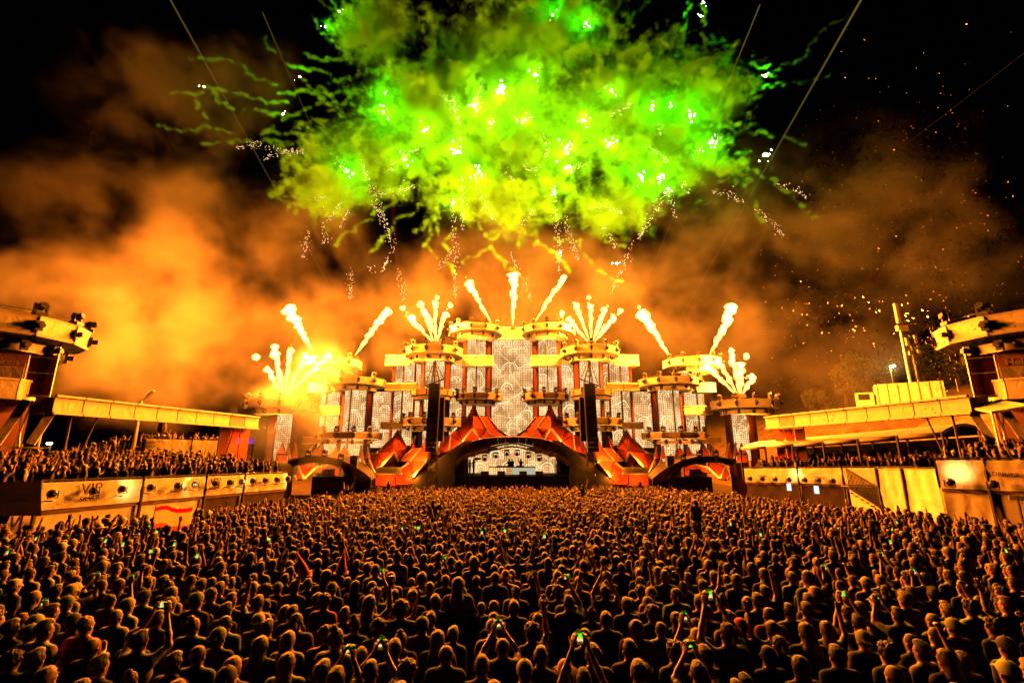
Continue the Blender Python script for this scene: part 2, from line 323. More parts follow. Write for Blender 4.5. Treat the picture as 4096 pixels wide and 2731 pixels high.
    wallpan(t,'side_panel',(1461,55.6),(1483,57),1553,1850,DRED,q); wallpan(t,'side_panel',(1361,57),(1368,56.3),1553,1850,DRED,q)
    for px,Y in ((1395,55.1),(1461,55.5),(1368,56.2),(1483,57)): post(t,px,Y,1550,1850,q)
    col_back(t,1420,56,1560,1850,2.3,1.8,q); bridge(t,1232,1310,1531,1568,57,q,n=1)
    bridge(t,1211,1285,1745,1775,56.5,q,n=2,m=DIMTAN)
    # D: outer high tower
    t=tower(q,1320,60,f'outer high ring tower with two slanted flame jets on the {n}'); t.location.x=P(1320,1700,60).x*q
    pdisc(t,1218,1443,1422,1480,60,q)
    wallpan(t,'led_panel',(1280,60.4),(1301,59.4),1476,1820,LED,q); wallpan(t,'led_panel',(1304,59.4),(1357,59.8),1476,1820,LED,q)
    for px,Y in ((1279,60.3),(1302.5,59.3),(1358,59.8)): post(t,px,Y,1476,1820,q)
    wallpan(t,'side_panel',(1358.5,59.9),(1366,61),1480,1820,DRED,q); col_back(t,1320,60,1486,1820,2.2,1.8,q)
    # E: end tower
    t=tower(q,1130,55,f'low ring tower at the far {n} end of the stage with flames'); t.location.x=P(1130,1700,55).x*q
    pdisc(t,995,1251,1592,1653,55,q); bridge(t,1245,1361,1622,1658,57,q,n=2)
    wallpan(t,'led_panel',(1098,54.4),(1163,54.4),1648,1840,LED,q,.2)
    wallpan(t,'side_panel',(1066,56),(1096,54.5),1650,1900,DRED,q); wallpan(t,'side_panel',(1165,54.5),(1188,56),1650,1900,DRED,q)
    for px,Y in ((1097,54.3),(1164,54.3),(1066,56),(1188,56)): post(t,px,Y,1650,1860,q,.12)
    col_back(t,1130,54.6,1655,1900,1.6,1.4,q)
# ---------------------------------------------------------------- faceted red fabric peaks
def Z4(x,y): return (1650+.3401*x,1600+.3401*y)
def Z5(x,y): return (1100+.2764*x,1650+.2764*y)
def peak(label,Zf,verts,faces,beams,q,Y,grp='faceted red fabric peaks'):
    pts=[]
    for (x,y,d) in verts:
        a=Zf(x,y); p=P(a[0],a[1],Y+1.0+(d-1.0)*1.7); pts.append(Vector((p.x*q,p.y,p.z)))
    c=sum(pts,Vector())/len(pts); r=root('fabric_peak',(c.x,c.y,GB),label,'stage set',grp)
    for f in faces:
        mb=MB(); mb.slab([pts[i] for i in f],.09,shrink=.11); mk('fabric_panel',mb,[REDF],r)
    for a,b in beams:
        mb=MB(); u=(pts[a]-pts[b]).normalized()*.1; o=Vector((0,-.14,0)); mb.beam(pts[a]+o-u,pts[b]+o+u,.15,.22); mk('edge_beam',mb,[DIMTAN],r)
    seen=set(); fr=MB()
    for f in faces:
        for i in range(len(f)):
            e=tuple(sorted((f[i],f[(i+1)%len(f)])))
            if e not in seen: seen.add(e); fr.beam(pts[e[0]]+Vector((0,.12,0)),pts[e[1]]+Vector((0,.12,0)),.09)
    mk('tube_frame',fr,[BLACK],r); return r,pts
for q in (1,-1):
    n='left' if q>0 else 'right'
    V=[(720,50,3),(655,195,2),(775,185,2),(885,195,2.6),(575,205,2.6),(710,335,0),(530,335,1.6),(870,335,.9),(1000,345,2),(585,490,.2),(790,460,1.2),(450,410,1.2),(1135,437,2),(960,440,1),(430,600,0),(300,640,.6),(340,420,2)]
    Fs=[(0,1,5),(0,5,2),(4,6,1),(1,6,5),(2,5,7),(2,7,3),(3,7,8),(6,9,5),(5,9,10),(5,10,7),(7,10,13),(7,13,8),(8,13,12),(6,11,9),(11,14,9),(11,16,15),(11,15,14)]
    peak(f'red fabric peak rising beside the central screen, {n} of the dark arch',Z4,V,Fs,[(1,6),(2,7),(7,13),(3,8),(8,12),(5,9),(5,10),(11,14)],q,55.5)
    V=[(1775,240,3),(1690,380,2),(1840,375,2),(1735,565,-.5),(1500,570,1),(1365,600,2),(1910,520,1.5),(1530,790,0),(1790,705,.6),(1470,870,0),(1355,870,1),(1250,690,1.6),(1270,850,.6),(1900,700,.8),(1640,760,.8)]
    Fs=[(0,1,3),(0,3,2),(1,4,3),(2,3,6),(4,7,3),(3,7,14),(3,14,8),(3,8,6),(4,5,9),(4,9,7),(5,10,9),(5,11,10),(11,12,10),(6,8,13)]
    r,p=peak(f'red fabric peak with glowing folds between the outer {n} towers and speakers',Z5,V,Fs,[(1,4),(2,6),(3,7),(3,8),(4,5),(5,10),(11,12)],q,55)
    V=[(2190,350,2.6),(2010,510,2),(2135,505,1.5),(2250,560,1.6),(1950,712,.6),(2190,705,-.6),(1830,705,1.5),(2000,935,0),(1740,880,.4),(2250,800,.4),(1740,1045,.2),(1930,1045,0),(2040,330,3),(1960,510,2.4),(2100,1000,.2)]
    Fs=[(0,2,5),(0,5,3),(2,4,5),(1,6,4),(1,4,2),(4,7,5),(5,7,9),(4,8,7),(8,10,11),(8,11,7),(12,13,1),(7,11,14),(7,14,9)]
    peak(f'red fabric peak with yellow glow at the foot of the {n} speaker tower',Z5,V,Fs,[(1,6),(2,4),(4,8),(5,7),(7,9),(12,13)],q,53)
    V=[(680,440,1.5),(575,612,.6),(660,640,0),(712,612,.6),(580,455,1.8),(465,600,.9),(540,612,.7),(1035,470,1.5),(915,652,.6),(1015,720,-.2),(1072,655,.6),(905,480,1.8),(805,650,.8),(900,660,.5)]
    Fs=[(0,1,2),(0,2,3),(4,5,6),(7,8,9),(7,9,10),(11,12,13)]
    peak(f'row of narrow red fabric spires under the lower {n} ring platform',Z5,V,Fs,[(0,1),(7,8),(11,12),(7,10),(4,5)],q,54)
    V=[(1245,478,1.6),(1200,662,.6),(1282,662,.5),(1345,488,1.6),(1298,668,.7),(1372,662,.5),(1272,672,1.2),(1195,820,.2),(1352,872,.3),(1365,670,1.2),(1450,880,.2),(1395,900,.0),(1130,600,1.4),(1110,740,.5)]
    peak(f'slim red fabric spires between the small {n} arch and the glowing peak',Z5,V,[(0,1,2),(3,4,5),(6,7,8),(9,8,10),(8,11,10),(12,13,7)],[(0,2),(3,5),(6,8),(9,10)],q,53.6)
    V=[(340,770,1),(555,700,1.4),(430,960,0),(600,790,.2),(830,740,1.2),(560,870,0),(690,860,.4),(940,790,1.2),(930,920,.6),(290,900,.6),(320,980,.3)]
    Fs=[(0,2,1),(1,2,3),(3,5,4),(4,5,6),(4,6,7),(6,8,7),(0,9,10),(0,10,2)]
    peak(f'orange lit red fabric folds behind the small {n} arch',Z5,V,Fs,[(0,2),(2,3),(3,4),(9,10)],q,53.6)
    V=[(100,440,1),(20,600,.4),(150,600,.2),(300,430,1.2),(330,665,.5),(190,430,1),(230,660,.2),(10,610,.3),(185,612,.3),(185,720,0),(10,720,0)]
    peak(f'low red fabric base around the far {n} end tower',Z5,V,[(0,1,2),(7,8,9,10),(5,2,6),(3,6,4)],[(5,6),(3,4)],q,53)
    # vertical red skirting with balcony rail between peaks
    sk=root('stage_skirt',(P(1530,1900,53).x*q,53,GB),f'red stage skirt with a slatted balcony, {n} of the dark arch','stage set','stage skirts')
    for k in range(4):
        a=Z5(1455+k*95,870); b=Z5(1455+(k+1)*95,1060)
        wallpan(sk,'skirt_panel',(a[0],53),(b[0],53),a[1],b[1],REDF,q,.08,.03)
    bal=MB()
    for k in range(38):
        a=Z5(1468+k*9.6,800); p=P(a[0],a[1],52.3); b=P(a[0],a[1]+21,52.3); bal.beam((p.x*q,52.3,p.z),(b.x*q,52.3,b.z),.05)
    a=P(*Z5(1465,795),52.3); b=P(*Z5(1835,795),52.3); bal.beam((a.x*q,52.3,a.z),(b.x*q,52.3,b.z),.1); a=P(*Z5(1465,882),52.5); b=P(*Z5(1835,882),52.5); bal.beam((a.x*q,52.5,a.z),(b.x*q,52.5,b.z),.8,.15)
    mk('balcony_rail',bal,[DIMTAN],sk)
# ---------------------------------------------------------------- text helper
def text_mesh(txt,size,bold=False,ext=.01):
    c=bpy.data.curves.new('lettering','FONT'); c.body=txt; c.size=size; c.align_x='CENTER'; c.align_y='CENTER'; c.extrude=ext; c.resolution_u=3
    if bold: c.offset=size*.02
    o=bpy.data.objects.new('tmp',c); COL.objects.link(o); dg=bpy.context.evaluated_depsgraph_get(); me=bpy.data.meshes.new_from_object(o.evaluated_get(dg))
    bpy.data.objects.remove(o); bpy.data.curves.remove(c); me.name='lettering'; return me
def letter(parent,txt,loc,rz,size,m,bold=False,name='lettering'):
    me=text_mesh(txt,size,bold); me.materials.clear(); me.materials.append(m)
    o=put(name,me,parent,loc); o.rotation_euler=(R(90),0,rz); return o
# ---------------------------------------------------------------- main arch stage
def Zw(x,y,Y,q=1): a=Z4(x,y); p=P(a[0],a[1],Y); return Vector((p.x*q,p.y,p.z))
AR=root('arch_stage',(0,53,GB),'dark brown arched canopy stage with a lit LED backdrop at the centre','stage')
out=[(20,945),(150,825),(300,700),(450,600),(600,527),(700,485),(800,456),(900,441),(1000,435),(1090,432),(1173,431)]
inn=[(500,905),(500,820),(500,725),(560,670),(640,622),(740,590),(840,562),(930,540),(1010,520),(1090,505),(1173,500)]
for q in (1,-1):
    O=[Zw(x,y,52,q) for x,y in out]; I=[Zw(x,y,52.15,q) for x,y in inn]
    for k in range(len(O)-1):
        mb=MB(); pts=[O[k],O[k+1],I[k+1],I[k]] if k else [O[0],O[1],I[1],I[0]]
        mb.slab(pts,.12,shrink=.02); mk('canopy_panel',mb,[BROWN],AR)
        rb=[p+Vector((0,6.5,.3)) for p in (O[k],O[k+1])]
        mb=MB(); mb.slab([O[k]+Vector((0,.15,0)),O[k+1]+Vector((0,.15,0)),rb[1],rb[0]],.08); mk('roof_panel',mb,[BROWN],AR)
    # lower side fill down to the ground
    a=Zw(20,945,52,q); b=Zw(500,905,52.1,q); mb=MB(); mb.slab([a,b,Vector((b.x,52.1,GB)),Vector((a.x,52,GB))],.1); mk('side_skirt',mb,[BROWN],AR)
    t=MB(); T=[Zw(x,y,52.6,q) for x,y in ((505,735),(560,680),(650,628),(860,572),(1080,518),(1173,508))]
    t.tube(T,.11,6); t.tube([p+Vector((0,.5,-.35)) for p in T],.09,6)
    for k in range(len(T)-1):
        for f in (0,.33,.66):
            p=T[k].lerp(T[k+1],f); t.beam(p,T[k].lerp(T[k+1],f+.16)+Vector((0,.5,-.35)),.05)
    mk('roof_truss',t,[ALU],AR)
    rb=MB()
    for (x,y0,y1) in ((890,455,560),(655,500,610),(1085,440,505),(500,600,730)):
        rb.beam(Zw(x,y0,51.9,q),Zw(x,y1,51.9,q),.1)
    mk('canopy_rib',rb,[TRUSS],AR)
    # wing masts and black drapes at the mouth
    mb=MB(); mb.slab([Zw(505,735,56,q),Zw(640,650,56,q),Zw(640,890,56,q),Zw(505,895,56,q)],.1); mk('side_drape',mb,[BLACK],AR)
    ms=MB()
    for x in (615,640,655): ms.beam(Zw(x,660,54.5,q),Zw(x,895,54.5,q),.08)
    mk('mast',ms,[TRUSS],AR)
    for (x,y) in ((850,632),(980,600),(1110,572),(1490,632)):
        if q>0 or x<1200: o=put('stage_lamp',LAMP,AR,Zw(x,y+8,53.4,q)); o.rotation_euler=(R(180),0,0); o.scale=(1.5,)*3
# floor, front skirt, backdrop
a=Zw(500,893,52.4); b=Zw(1846,893,52.4); mb=MB(); mb.box(((a.x+b.x)/2,56.4,a.z-.12),(b.x-a.x,8,.24)); mk('stage_floor',mb,[DARKW],AR)
SFZ=a.z
mb=MB(); mb.box((0,52.5,(a.z-.25+GB)/2),(b.x-a.x,.3,a.z-.25-GB)); mk('front_skirt',mb,[DARKW],AR)
steps=[(652,740,665),(740,905,625),(905,1000,590),(1000,1346,548),(1346,1442,590),(1442,1606,625),(1606,1695,665)]
for x0,x1,yt in steps:
    for (ya,yb) in ((yt,(yt+890)//2),((yt+890)//2,890)):
        p=Zw(x0,ya,59.5); r=Zw(x1,yb,59.5); mb=MB(); mb.box(((p.x+r.x)/2,59.5,(p.z+r.z)/2),(r.x-p.x-.03,.12,p.z-r.z-.03)); mk('led_tile',mb,[LEDB],AR)
BT=root('dj_booth',(Zw(1173,880,56).x,56,SFZ),'wide DJ booth with a pale glowing front on the arch stage','DJ booth')
p=Zw(900,792,55.6); r=Zw(1448,888,55.6)
SCRN=emit('pale_booth_screen',(.62,.62,.40),.75)
for k in range(4):
    w=(r.x-p.x)/4; mb=MB(); mb.box((p.x+w*(k+.5),55.6,(p.z+SFZ)/2),(w-.03,.12,p.z-SFZ-.02)); mk('front_panel',mb,[SCRN if k>1 else LEDB],BT)
mb=MB(); mb.box(((p.x+r.x)/2,56.1,p.z+.03),(r.x-p.x+.1,1.1,.09)); mk('table_top',mb,[BLACK],BT)
mb=MB(); mb.box(((p.x+r.x)/2-1,56,p.z+.13),(1.6,.5,.1)); mb.box(((p.x+r.x)/2+.9,56,p.z+.13),(1.0,.5,.1)); mk('mixer_deck',mb,[BLACK],BT)
for k,x in enumerate((850,1043,1300,1490)):
    c=Zw(x,880,52.9); m_=root('stage_monitor',(c.x,52.9,SFZ),f'black wedge monitor on the stage lip, {("leftmost","second from left","second from right","rightmost")[k]} of four','speaker','stage lip monitors')
    mb=MB(); mb.prism([(c.x-.42,52.6),(c.x+.42,52.6),(c.x+.42,53.1),(c.x-.42,53.1)],SFZ+.01,SFZ+.5); mk('cabinet',mb,[BLACK],m_); mb=MB(); mb.box((c.x,52.57,SFZ+.25),(.7,.05,.36)); mk('grille',mb,[TRUSS],m_)
# ---------------------------------------------------------------- side arches
for q in (1,-1):
    n='left' if q>0 else 'right'
    def w5(x,y,Y): a=Z5(x,y); p=P(a[0],a[1],Y); return Vector((p.x*q,p.y,p.z))
    SA=root('side_arch',(w5(700,900,51).x,51,GB),f'small brown arched stage at the {n} with a framed exit sign','stage','small side arches')
    o=[(185,718),(320,672),(480,642),(600,634),(720,640),(850,665),(980,705),(1110,765),(1230,835),(1320,900),(1395,965)]
    i_=[(250,772),(345,738),(470,706),(600,704),(720,712),(840,742),(945,775),(1000,850),(1060,930),(1110,1000),(1150,1060)]
    O=[w5(x,y,50.6) for x,y in o]; I=[w5(x,y,50.7) for x,y in i_]
    for k in range(len(O)-1):
        mb=MB(); mb.slab([O[k],O[k+1],I[k+1],I[k]],.1,shrink=.015); mk('canopy_panel',mb,[BROWN],SA)
        mb=MB(); mb.slab([O[k]+Vector((0,.12,0)),O[k+1]+Vector((0,.12,0)),O[k+1]+Vector((0,3.5,.2)),O[k]+Vector((0,3.5,.2))],.06); mk('roof_panel',mb,[BROWN],SA)
    tr=MB(); tr.tube([p+Vector((0,-.15,-.05)) for p in I[:7]],.07,6); tr.tube([p+Vector((0,-.1,.05)) for p in O],.07,6); mk('edge_tube',tr,[TRUSS],SA)
    a=w5(545,925,50.3); b=w5(1160,925,50.3); mb=MB(); mb.box(((a.x+b.x)/2,50.3,(a.z+GB)/2),(abs(b.x-a.x),.2,a.z-GB)); mk('front_wall',mb,[DARKW],SA)
    a=w5(1160,800,50.5); b=w5(1395,965,50.5); mb=MB(); mb.slab([I[-1],O[-1],Vector((O[-1].x,50.6,GB)),Vector((I[-1].x,50.7,GB))],.1); mk('side_skirt',mb,[BROWN],SA)
    fr=MB(); p=w5(690,818,50.2); r=w5(858,903,50.2); fr.box(((p.x+r.x)/2,50.2,(p.z+r.z)/2),(abs(r.x-p.x),.08,abs(p.z-r.z)),0,0); sg=mk('exit_sign',fr,[BLACK],SA)
    PANE=bpy.data.materials.get('sign_pane') or mat('sign_pane',(.6,.45,.25),.5)
    for k in range(2):
        cx=p.x+(r.x-p.x)*(.27+.46*k); h=abs(p.z-r.z)*.7; mb=MB(); cz=(p.z+r.z)/2; mb.box((cx,50.14,cz),(abs(r.x-p.x)*.36,.05,h)); pn=mk('sign_pane',mb,[PANE],sg)
        man=(k==0) if q>0 else (k==1); g=MB(); yy=50.1; S=h
        if man:
            g.tube([(cx+.06*S,yy-.02,cz+.33*S),(cx+.06*S,yy+.02,cz+.33*S)],.09*S,10); g.beam((cx,yy,cz+.22*S),(cx-.06*S,yy,cz-.05*S),.03,.15*S)
            g.beam((cx-.06*S,yy,cz-.02*S),(cx+.14*S,yy,cz-.2*S),.03,.1*S); g.beam((cx+.14*S,yy,cz-.2*S),(cx+.1*S,yy,cz-.4*S),.03,.09*S); g.beam((cx-.07*S,yy,cz-.03*S),(cx-.22*S,yy,cz-.3*S),.03,.1*S)
            g.beam((cx,yy,cz+.2*S),(cx+.2*S,yy,cz+.06*S),.03,.07*S); g.beam((cx,yy,cz+.2*S),(cx-.2*S,yy,cz+.1*S),.03,.07*S)
        else:
            g.beam((cx,yy,cz+.34*S),(cx,yy,cz-.2*S),.03,.14*S)
            g.add([(cx-.22*S,yy,cz-.1*S),(cx+.22*S,yy,cz-.1*S),(cx,yy,cz-.4*S),(cx-.22*S,yy+.02,cz-.1*S),(cx+.22*S,yy+.02,cz-.1*S),(cx,yy+.02,cz-.4*S)],[(0,2,1),(3,4,5),(0,1,4,3),(1,2,5,4),(2,0,3,5)])
        mk('pictogram',g,[INK],pn)
    for x,y in ((480,640),(715,640),(950,695)):
        o_=put('stage_lamp',LAMP,SA,w5(x,y-3,50.4)); o_.scale=(1.5,)*3
    # small hung speaker line
    sp=root('hung_speakers',(w5(1150,790,50).x,50.9,w5(1150,790,50.9).z),f'short black curved speaker hang above the small {n} arch','speaker','small speaker hangs')
    for k in range(6):
        c=w5(1150-3*k,645+27*k,50.9); mb=MB(); mb.box((c.x,50.9+.04*k,c.z),(.75,.6,.36)); mk('speaker_cabinet',mb,[BLACK],sp)
# ---------------------------------------------------------------- speaker towers
for q in (1,-1):
    n='left' if q>0 else 'right'; c=P(1729,1700,49.5); cx=c.x*q
    T=root('speaker_tower',(cx,50,GB),f'black lattice tower with pulley head carrying the tall {n} speaker stack','tower','lattice speaker towers')
    zt=P(1729,1440,50).z; zc=P(1729,1520,50).z; lat=MB(); hw=.42
    cor=[(cx+a*hw,50.8+b*hw) for a,b in ((-1,-1),(1,-1),(1,1),(-1,1))]
    for x,y in cor: lat.beam((x,y,GB),(x,y,zc),.09)
    zz=GB; k=0
    while zz<zc-.5:
        for i in range(4):
            a,b=cor[i],cor[(i+1)%4]; lat.beam((*a,zz),(*b,zz+.55) if k%2 else (*b,zz),.05); 
            if k%2==0: lat.beam((*b,zz),(*a,zz+.55),.05)
        zz+=.55;k+=1
    mk('mast',lat,[TRUSS],T)
    hd=MB(); tip=Vector((cx-.15*q,50.3,zt)); 
    for x,y in cor: hd.beam((x,y,zc),tip,.09)
    for f in (.25,.5,.75):
        ps=[Vector((x,y,zc)).lerp(tip,f) for x,y in cor]
        for i in range(4): hd.beam(ps[i],ps[(i+1)%4],.06)
    hd.beam((cx-1.1*q,50.4,zc-.6),(cx+.9*q,50.6,zc+.2),.12); hd.beam((cx+.9*q,50.6,zc+.2),tip,.06); hd.beam((cx-1.1*q,50.4,zc-.6),tip,.06); hd.box((cx,50.3,zc-.75),(1.0,.8,.35))
    hd.beam((cx-.9*q,50.2,zc-.7),(cx+.9*q,50.2,zc-.9),.18)
    mk('tower_head',hd,[TRUSS],T)
    S=root('speaker_stack',(cx,49.5,P(1729,1807,49.5).z),f'tall black line array hanging at the {n} of the arch stage','speaker','tall hanging speaker stacks')
    z1=P(1729,1535,49.5).z; z0=P(1729,1807,49.5).z; h=(z1-z0)/15
    for k in range(15):
        mb=MB(); mb.box((cx+.01*q*k,49.5-.012*(k-7)**2*.05,z0+h*(k+.5)),(1.16,.85,h-.02)); mb.box((cx+.01*q*k,49.05,z0+h*(k+.5)),(1.0,.06,h*.7)); mk('speaker_cabinet',mb,[BLACK],S)
    S2=root('speaker_stack',(cx+1.0*q*-.9,50.1,P(1729,1620,50).z),f'second narrower speaker column close behind the tall {n} stack','speaker','narrow speaker columns')
    for k in range(8):
        mb=MB(); mb.box((cx+.85*q,50.2,P(1729,1600+22*k,50.2).z),(.55,.6,.58)); mk('speaker_cabinet',mb,[BLACK],S2)
# ---------------------------------------------------------------- front of stage barrier and subwoofers
for q in (1,-1):
    n='left' if q>0 else 'right'
    for k,(x,w,h) in enumerate(((1600,1.5,1.3),(1640,1.7,1.2),(1500,.9,1.9),(1570,2.6,.8),(1470,1.6,.9))):
        X=P(x,1925,50).x*q; b=root('subwoofer',(X,50,GB),f'black bass box on the ground {n} of the arch, {("at its foot","second outward","tall and narrow","low and wide","farthest outward")[k]}','speaker','bass boxes before the stage')
        mb=MB(); mb.box((X,50,GB+h/2),(w,1,h)); mk('cabinet',mb,[BLACK],b); mb=MB(); mb.box((X,49.46,GB+h/2),(w*.9,.06,h*.86)); mk('grille',mb,[TRUSS],b)
BR=root('crowd_barrier',(0,48.8,GB),'low dark crowd barrier along the foot of the stage','barrier')
for k in range(-24,24):
    mb=MB(); mb.box((k*1.1+.55,48.8,GB+.6),(1.06,.06,1.2)); mk('barrier_panel',mb,[TRUSS],BR)
# ---------------------------------------------------------------- near side towers with banner, ring platforms and long bridge
FLAP=mat('orange_fabric',(.60,.26,.10),.75,bump=.3,bscale=1.2)
mb=MB(); mb.tube([(0,0,0),(0,-.42,0)],.025,6); mb.box((0,-.42,.1),(.3,.03,.03)); mb.box((-.15,-.42,.22),(.03,.03,.26)); mb.box((.15,-.42,.22),(.03,.03,.26)); mb.tube([(0,-.52,.26),(0,-.44,.26),(0,-.3,.26)],[.06,.13,.15],10); FLOOD=mb.mesh('floodlight',[BLACK])
for q in (1,-1):
    n='right' if q>0 else 'left'; cx,cy=30.0*q,26.0
    T=root('banner_tower',(cx,cy,gz(cy)),f'near {n} tower with ring platform and a star banner','tower','near banner towers')
    disc(T,cx,cy,4.0,11.25,9.35,n=12,rot=R(-40*q),scale=1.15)
    dk=[o for o in T.children if o.name.startswith('platform')][0]
    for k in range(-5,6):
        a=R(-40*q)+2*math.pi*k/12
        if abs(k)>2:
            for (rr,z,me) in ((3.88,11.27,LAMP),(4.12,10.68,LAMPW),(3.17,9.5,LAMPW)):
                o=put('stage_lamp',me,dk,(cx+rr*math.sin(a),cy-rr*math.cos(a),z),a); o.scale=(1.5,)*3
    # lower ring box
    lo=MB(); lo.prism(ring_pts(cx,cy,2.6,8,R(22.5-10*q)),6.75,6.9); l=mk('lower_platform',lo,[CREAM],T); ring_tier(l,'rim_panel',cx,cy,2.75,8,R(22.5-10*q),6.7,7.85,CREAM)
    # banner faces the audience area, on a post frame
    fx=cx-1.35*q; fy=cy-1.0; rz=-R(38)*q; ux=Vector((math.cos(rz),math.sin(rz),0)); nrm=Vector((math.sin(rz),-math.cos(rz),0)); c=Vector((fx,fy,0))
    def bp(a,z,o=0): return c+ux*a*q+nrm*o+Vector((0,0,z))
    for (a0,a1,z0,z1,m,nmn) in ((-1.25,1.25,9.35,10.2,REDF,'red_banner'),(-1.25,1.25,8.55,9.33,FLAP,'logo_banner'),(-1.25,1.25,7.85,8.53,BANNER,'pale_banner')):
        mb=MB(); mb.slab([bp(a0,z0),bp(a1,z0),bp(a1,z1),bp(a0,z1)],.05); b_=mk(nmn,mb,[m],T)
        if nmn=='logo_banner':
            letter(b_,'Heineken',bp(0,8.78,.03),rz,.52,GOLDP,True)
            st=MB(); ps=[]
            for k in range(10):
                r_=.26 if k%2==0 else .10; a=math.pi/2+k*math.pi/5; ps.append((r_*math.cos(a),r_*math.sin(a)))
            f_=[bp(0,9.12,.05)+ux*x+Vector((0,0,z)) for x,z in ps]; b2=[p-nrm*.03 for p in f_]
            st.add([tuple(p) for p in f_+b2],[tuple(range(10)),tuple(range(19,9,-1))]+[((k+1)%10,k,10+k,10+(k+1)%10) for k in range(10)]); mk('star_emblem',st,[GOLDP],b_)
    fr=MB()
    for a in (-2.5,-1.32,1.32,2.5): fr.tube([bp(a,6.9,-.1),bp(a,9.9,-.1)],.05,6)
    for z in (7.0,8.3,9.2): fr.tube([bp(-2.5,z,-.1),bp(2.5,z,-.1)],.035,6)
    for a in (-2.5,2.5): fr.tube([bp(a,gz(cy),-.1),bp(a,6.9,-.1)],.06,6)
    mk('scaffold_tube',fr,[ALU],T)
    for a0,a1 in ((-2.45,-1.38),(1.38,2.45)):
        mb=MB(); mb.slab([bp(a0,6.9,-.2),bp(a1,6.9,-.2),bp(a1,9.8,-.2),bp(a0,9.8,-.2)],.05); mk('dark_infill',mb,[DRED],T)
    mb=MB(); mb.box((cx,cy+.5,3.2),(2.6,2.2,12.6)); mk('column_core',mb,[DRED],T)
    # slanted legs (zig-zag flaps) and lower red fabric
    for (a,t0,t1,z0,z1) in ((-3.0,0,.45,4.3,6.7),(-1.7,0,.45,4.3,6.7),(-2.55,0,.4,.2,3.9),(-1.25,0,.4,.2,3.9)):
        mb=MB(); mb.beam(bp(a+t0,z1,.35),bp(a+t1+.3,z0,.5),.38,.2,up=nrm); mk('slanted_leg',mb,[CREAM],T)
    mb=MB(); mb.slab([bp(-1.1,gz(cy),.1),bp(3,gz(cy),.1),bp(3,4.1,.1),bp(-1.1,4.1,.1)],.06); mk('lower_fabric',mb,[REDF],T)
    tr=MB()
    for z in (4.1,): tr.tube([bp(-3,z,.25),bp(3,z,.25)],.06,6)
    tr.tube([bp(-2.2,.0,.1),bp(-1.5,6.7,.1)],.05,6); tr.tube([bp(-1.1,.0,.1),bp(-1.9,6.7,.1)],.05,6); mk('brace_tube',tr,[ALU],T)
    # long bridge with fabric panels towards the stage
    B=root('long_bridge',(25*q,33,2),f'long pale panelled bridge running from the near {n} tower to the stage','bridge','long panelled bridges')
    A0=Vector((26.6*q,26.2,0)); A1=Vector((22.7*q,40.5,0)); N=10
    core=MB(); core.beam(Vector((26.6*q,26.2,6.45)),Vector((22.7*q,40.5,6.2)),1.4,.9); mk('bridge_core',core,[DIMTAN],B)
    d=(A1-A0).normalized(); sid=Vector((-d.y,d.x,0))*q; 
    if sid.dot(Vector((0,0,0))-A0)<0: sid=-sid
    for k in range(N):
        f0,f1=(k+.02)/N,(k+.98)/N; p=A0.lerp(A1,f0)+sid*.85; r=A0.lerp(A1,f1)+sid*.85; z=lambda f,t:(7.02 if t else 5.95)-.3*f
        m=DIMTAN if k==8 else CREAM
        mb=MB(); mb.slab([p+Vector((0,0,z(f0,0)+.12)),r+Vector((0,0,z(f1,0)+.12)),r+Vector((0,0,z(f1,1)-.12)),p+Vector((0,0,z(f0,1)-.12))],.06,0)
        for t,o in ((0,.06),(1,-.06)): mb.beam(p+Vector((0,0,z(f0,t)+o))+sid*.05,r+Vector((0,0,z(f1,t)+o))+sid*.05,.22,.12,1)
        mk('bridge_panel',mb,[m,RAIL],B)
        if k in (1,8):
            lg=MB(); b_=A0.lerp(A1,f0); lg.tube([b_+Vector((0,0,gz(b_.y)+1)),b_+Vector((0,0,6))],.06,6); lg.tube([b_+Vector((0,0,gz(b_.y)+1)),b_+d*1.4+Vector((0,0,6))],.05,6); lg.tube([b_+d*1.4+Vector((0,0,3.2)),b_+Vector((0,0,3.2))],.04,6); mk('support_leg',lg,[TRUSS],B)
    for k in range(3):
        p=A0.lerp(A1,.8+.07*k); mb=MB(); mb.slab([p+Vector((0,0,3.0)),p+d*.9+Vector((0,0,3.0)),p+d*.9+Vector((0,0,5.6)),p+Vector((0,0,5.6))],.05); mk('fabric_panel',mb,[(DRED,REDF,REDF)[k]],B)
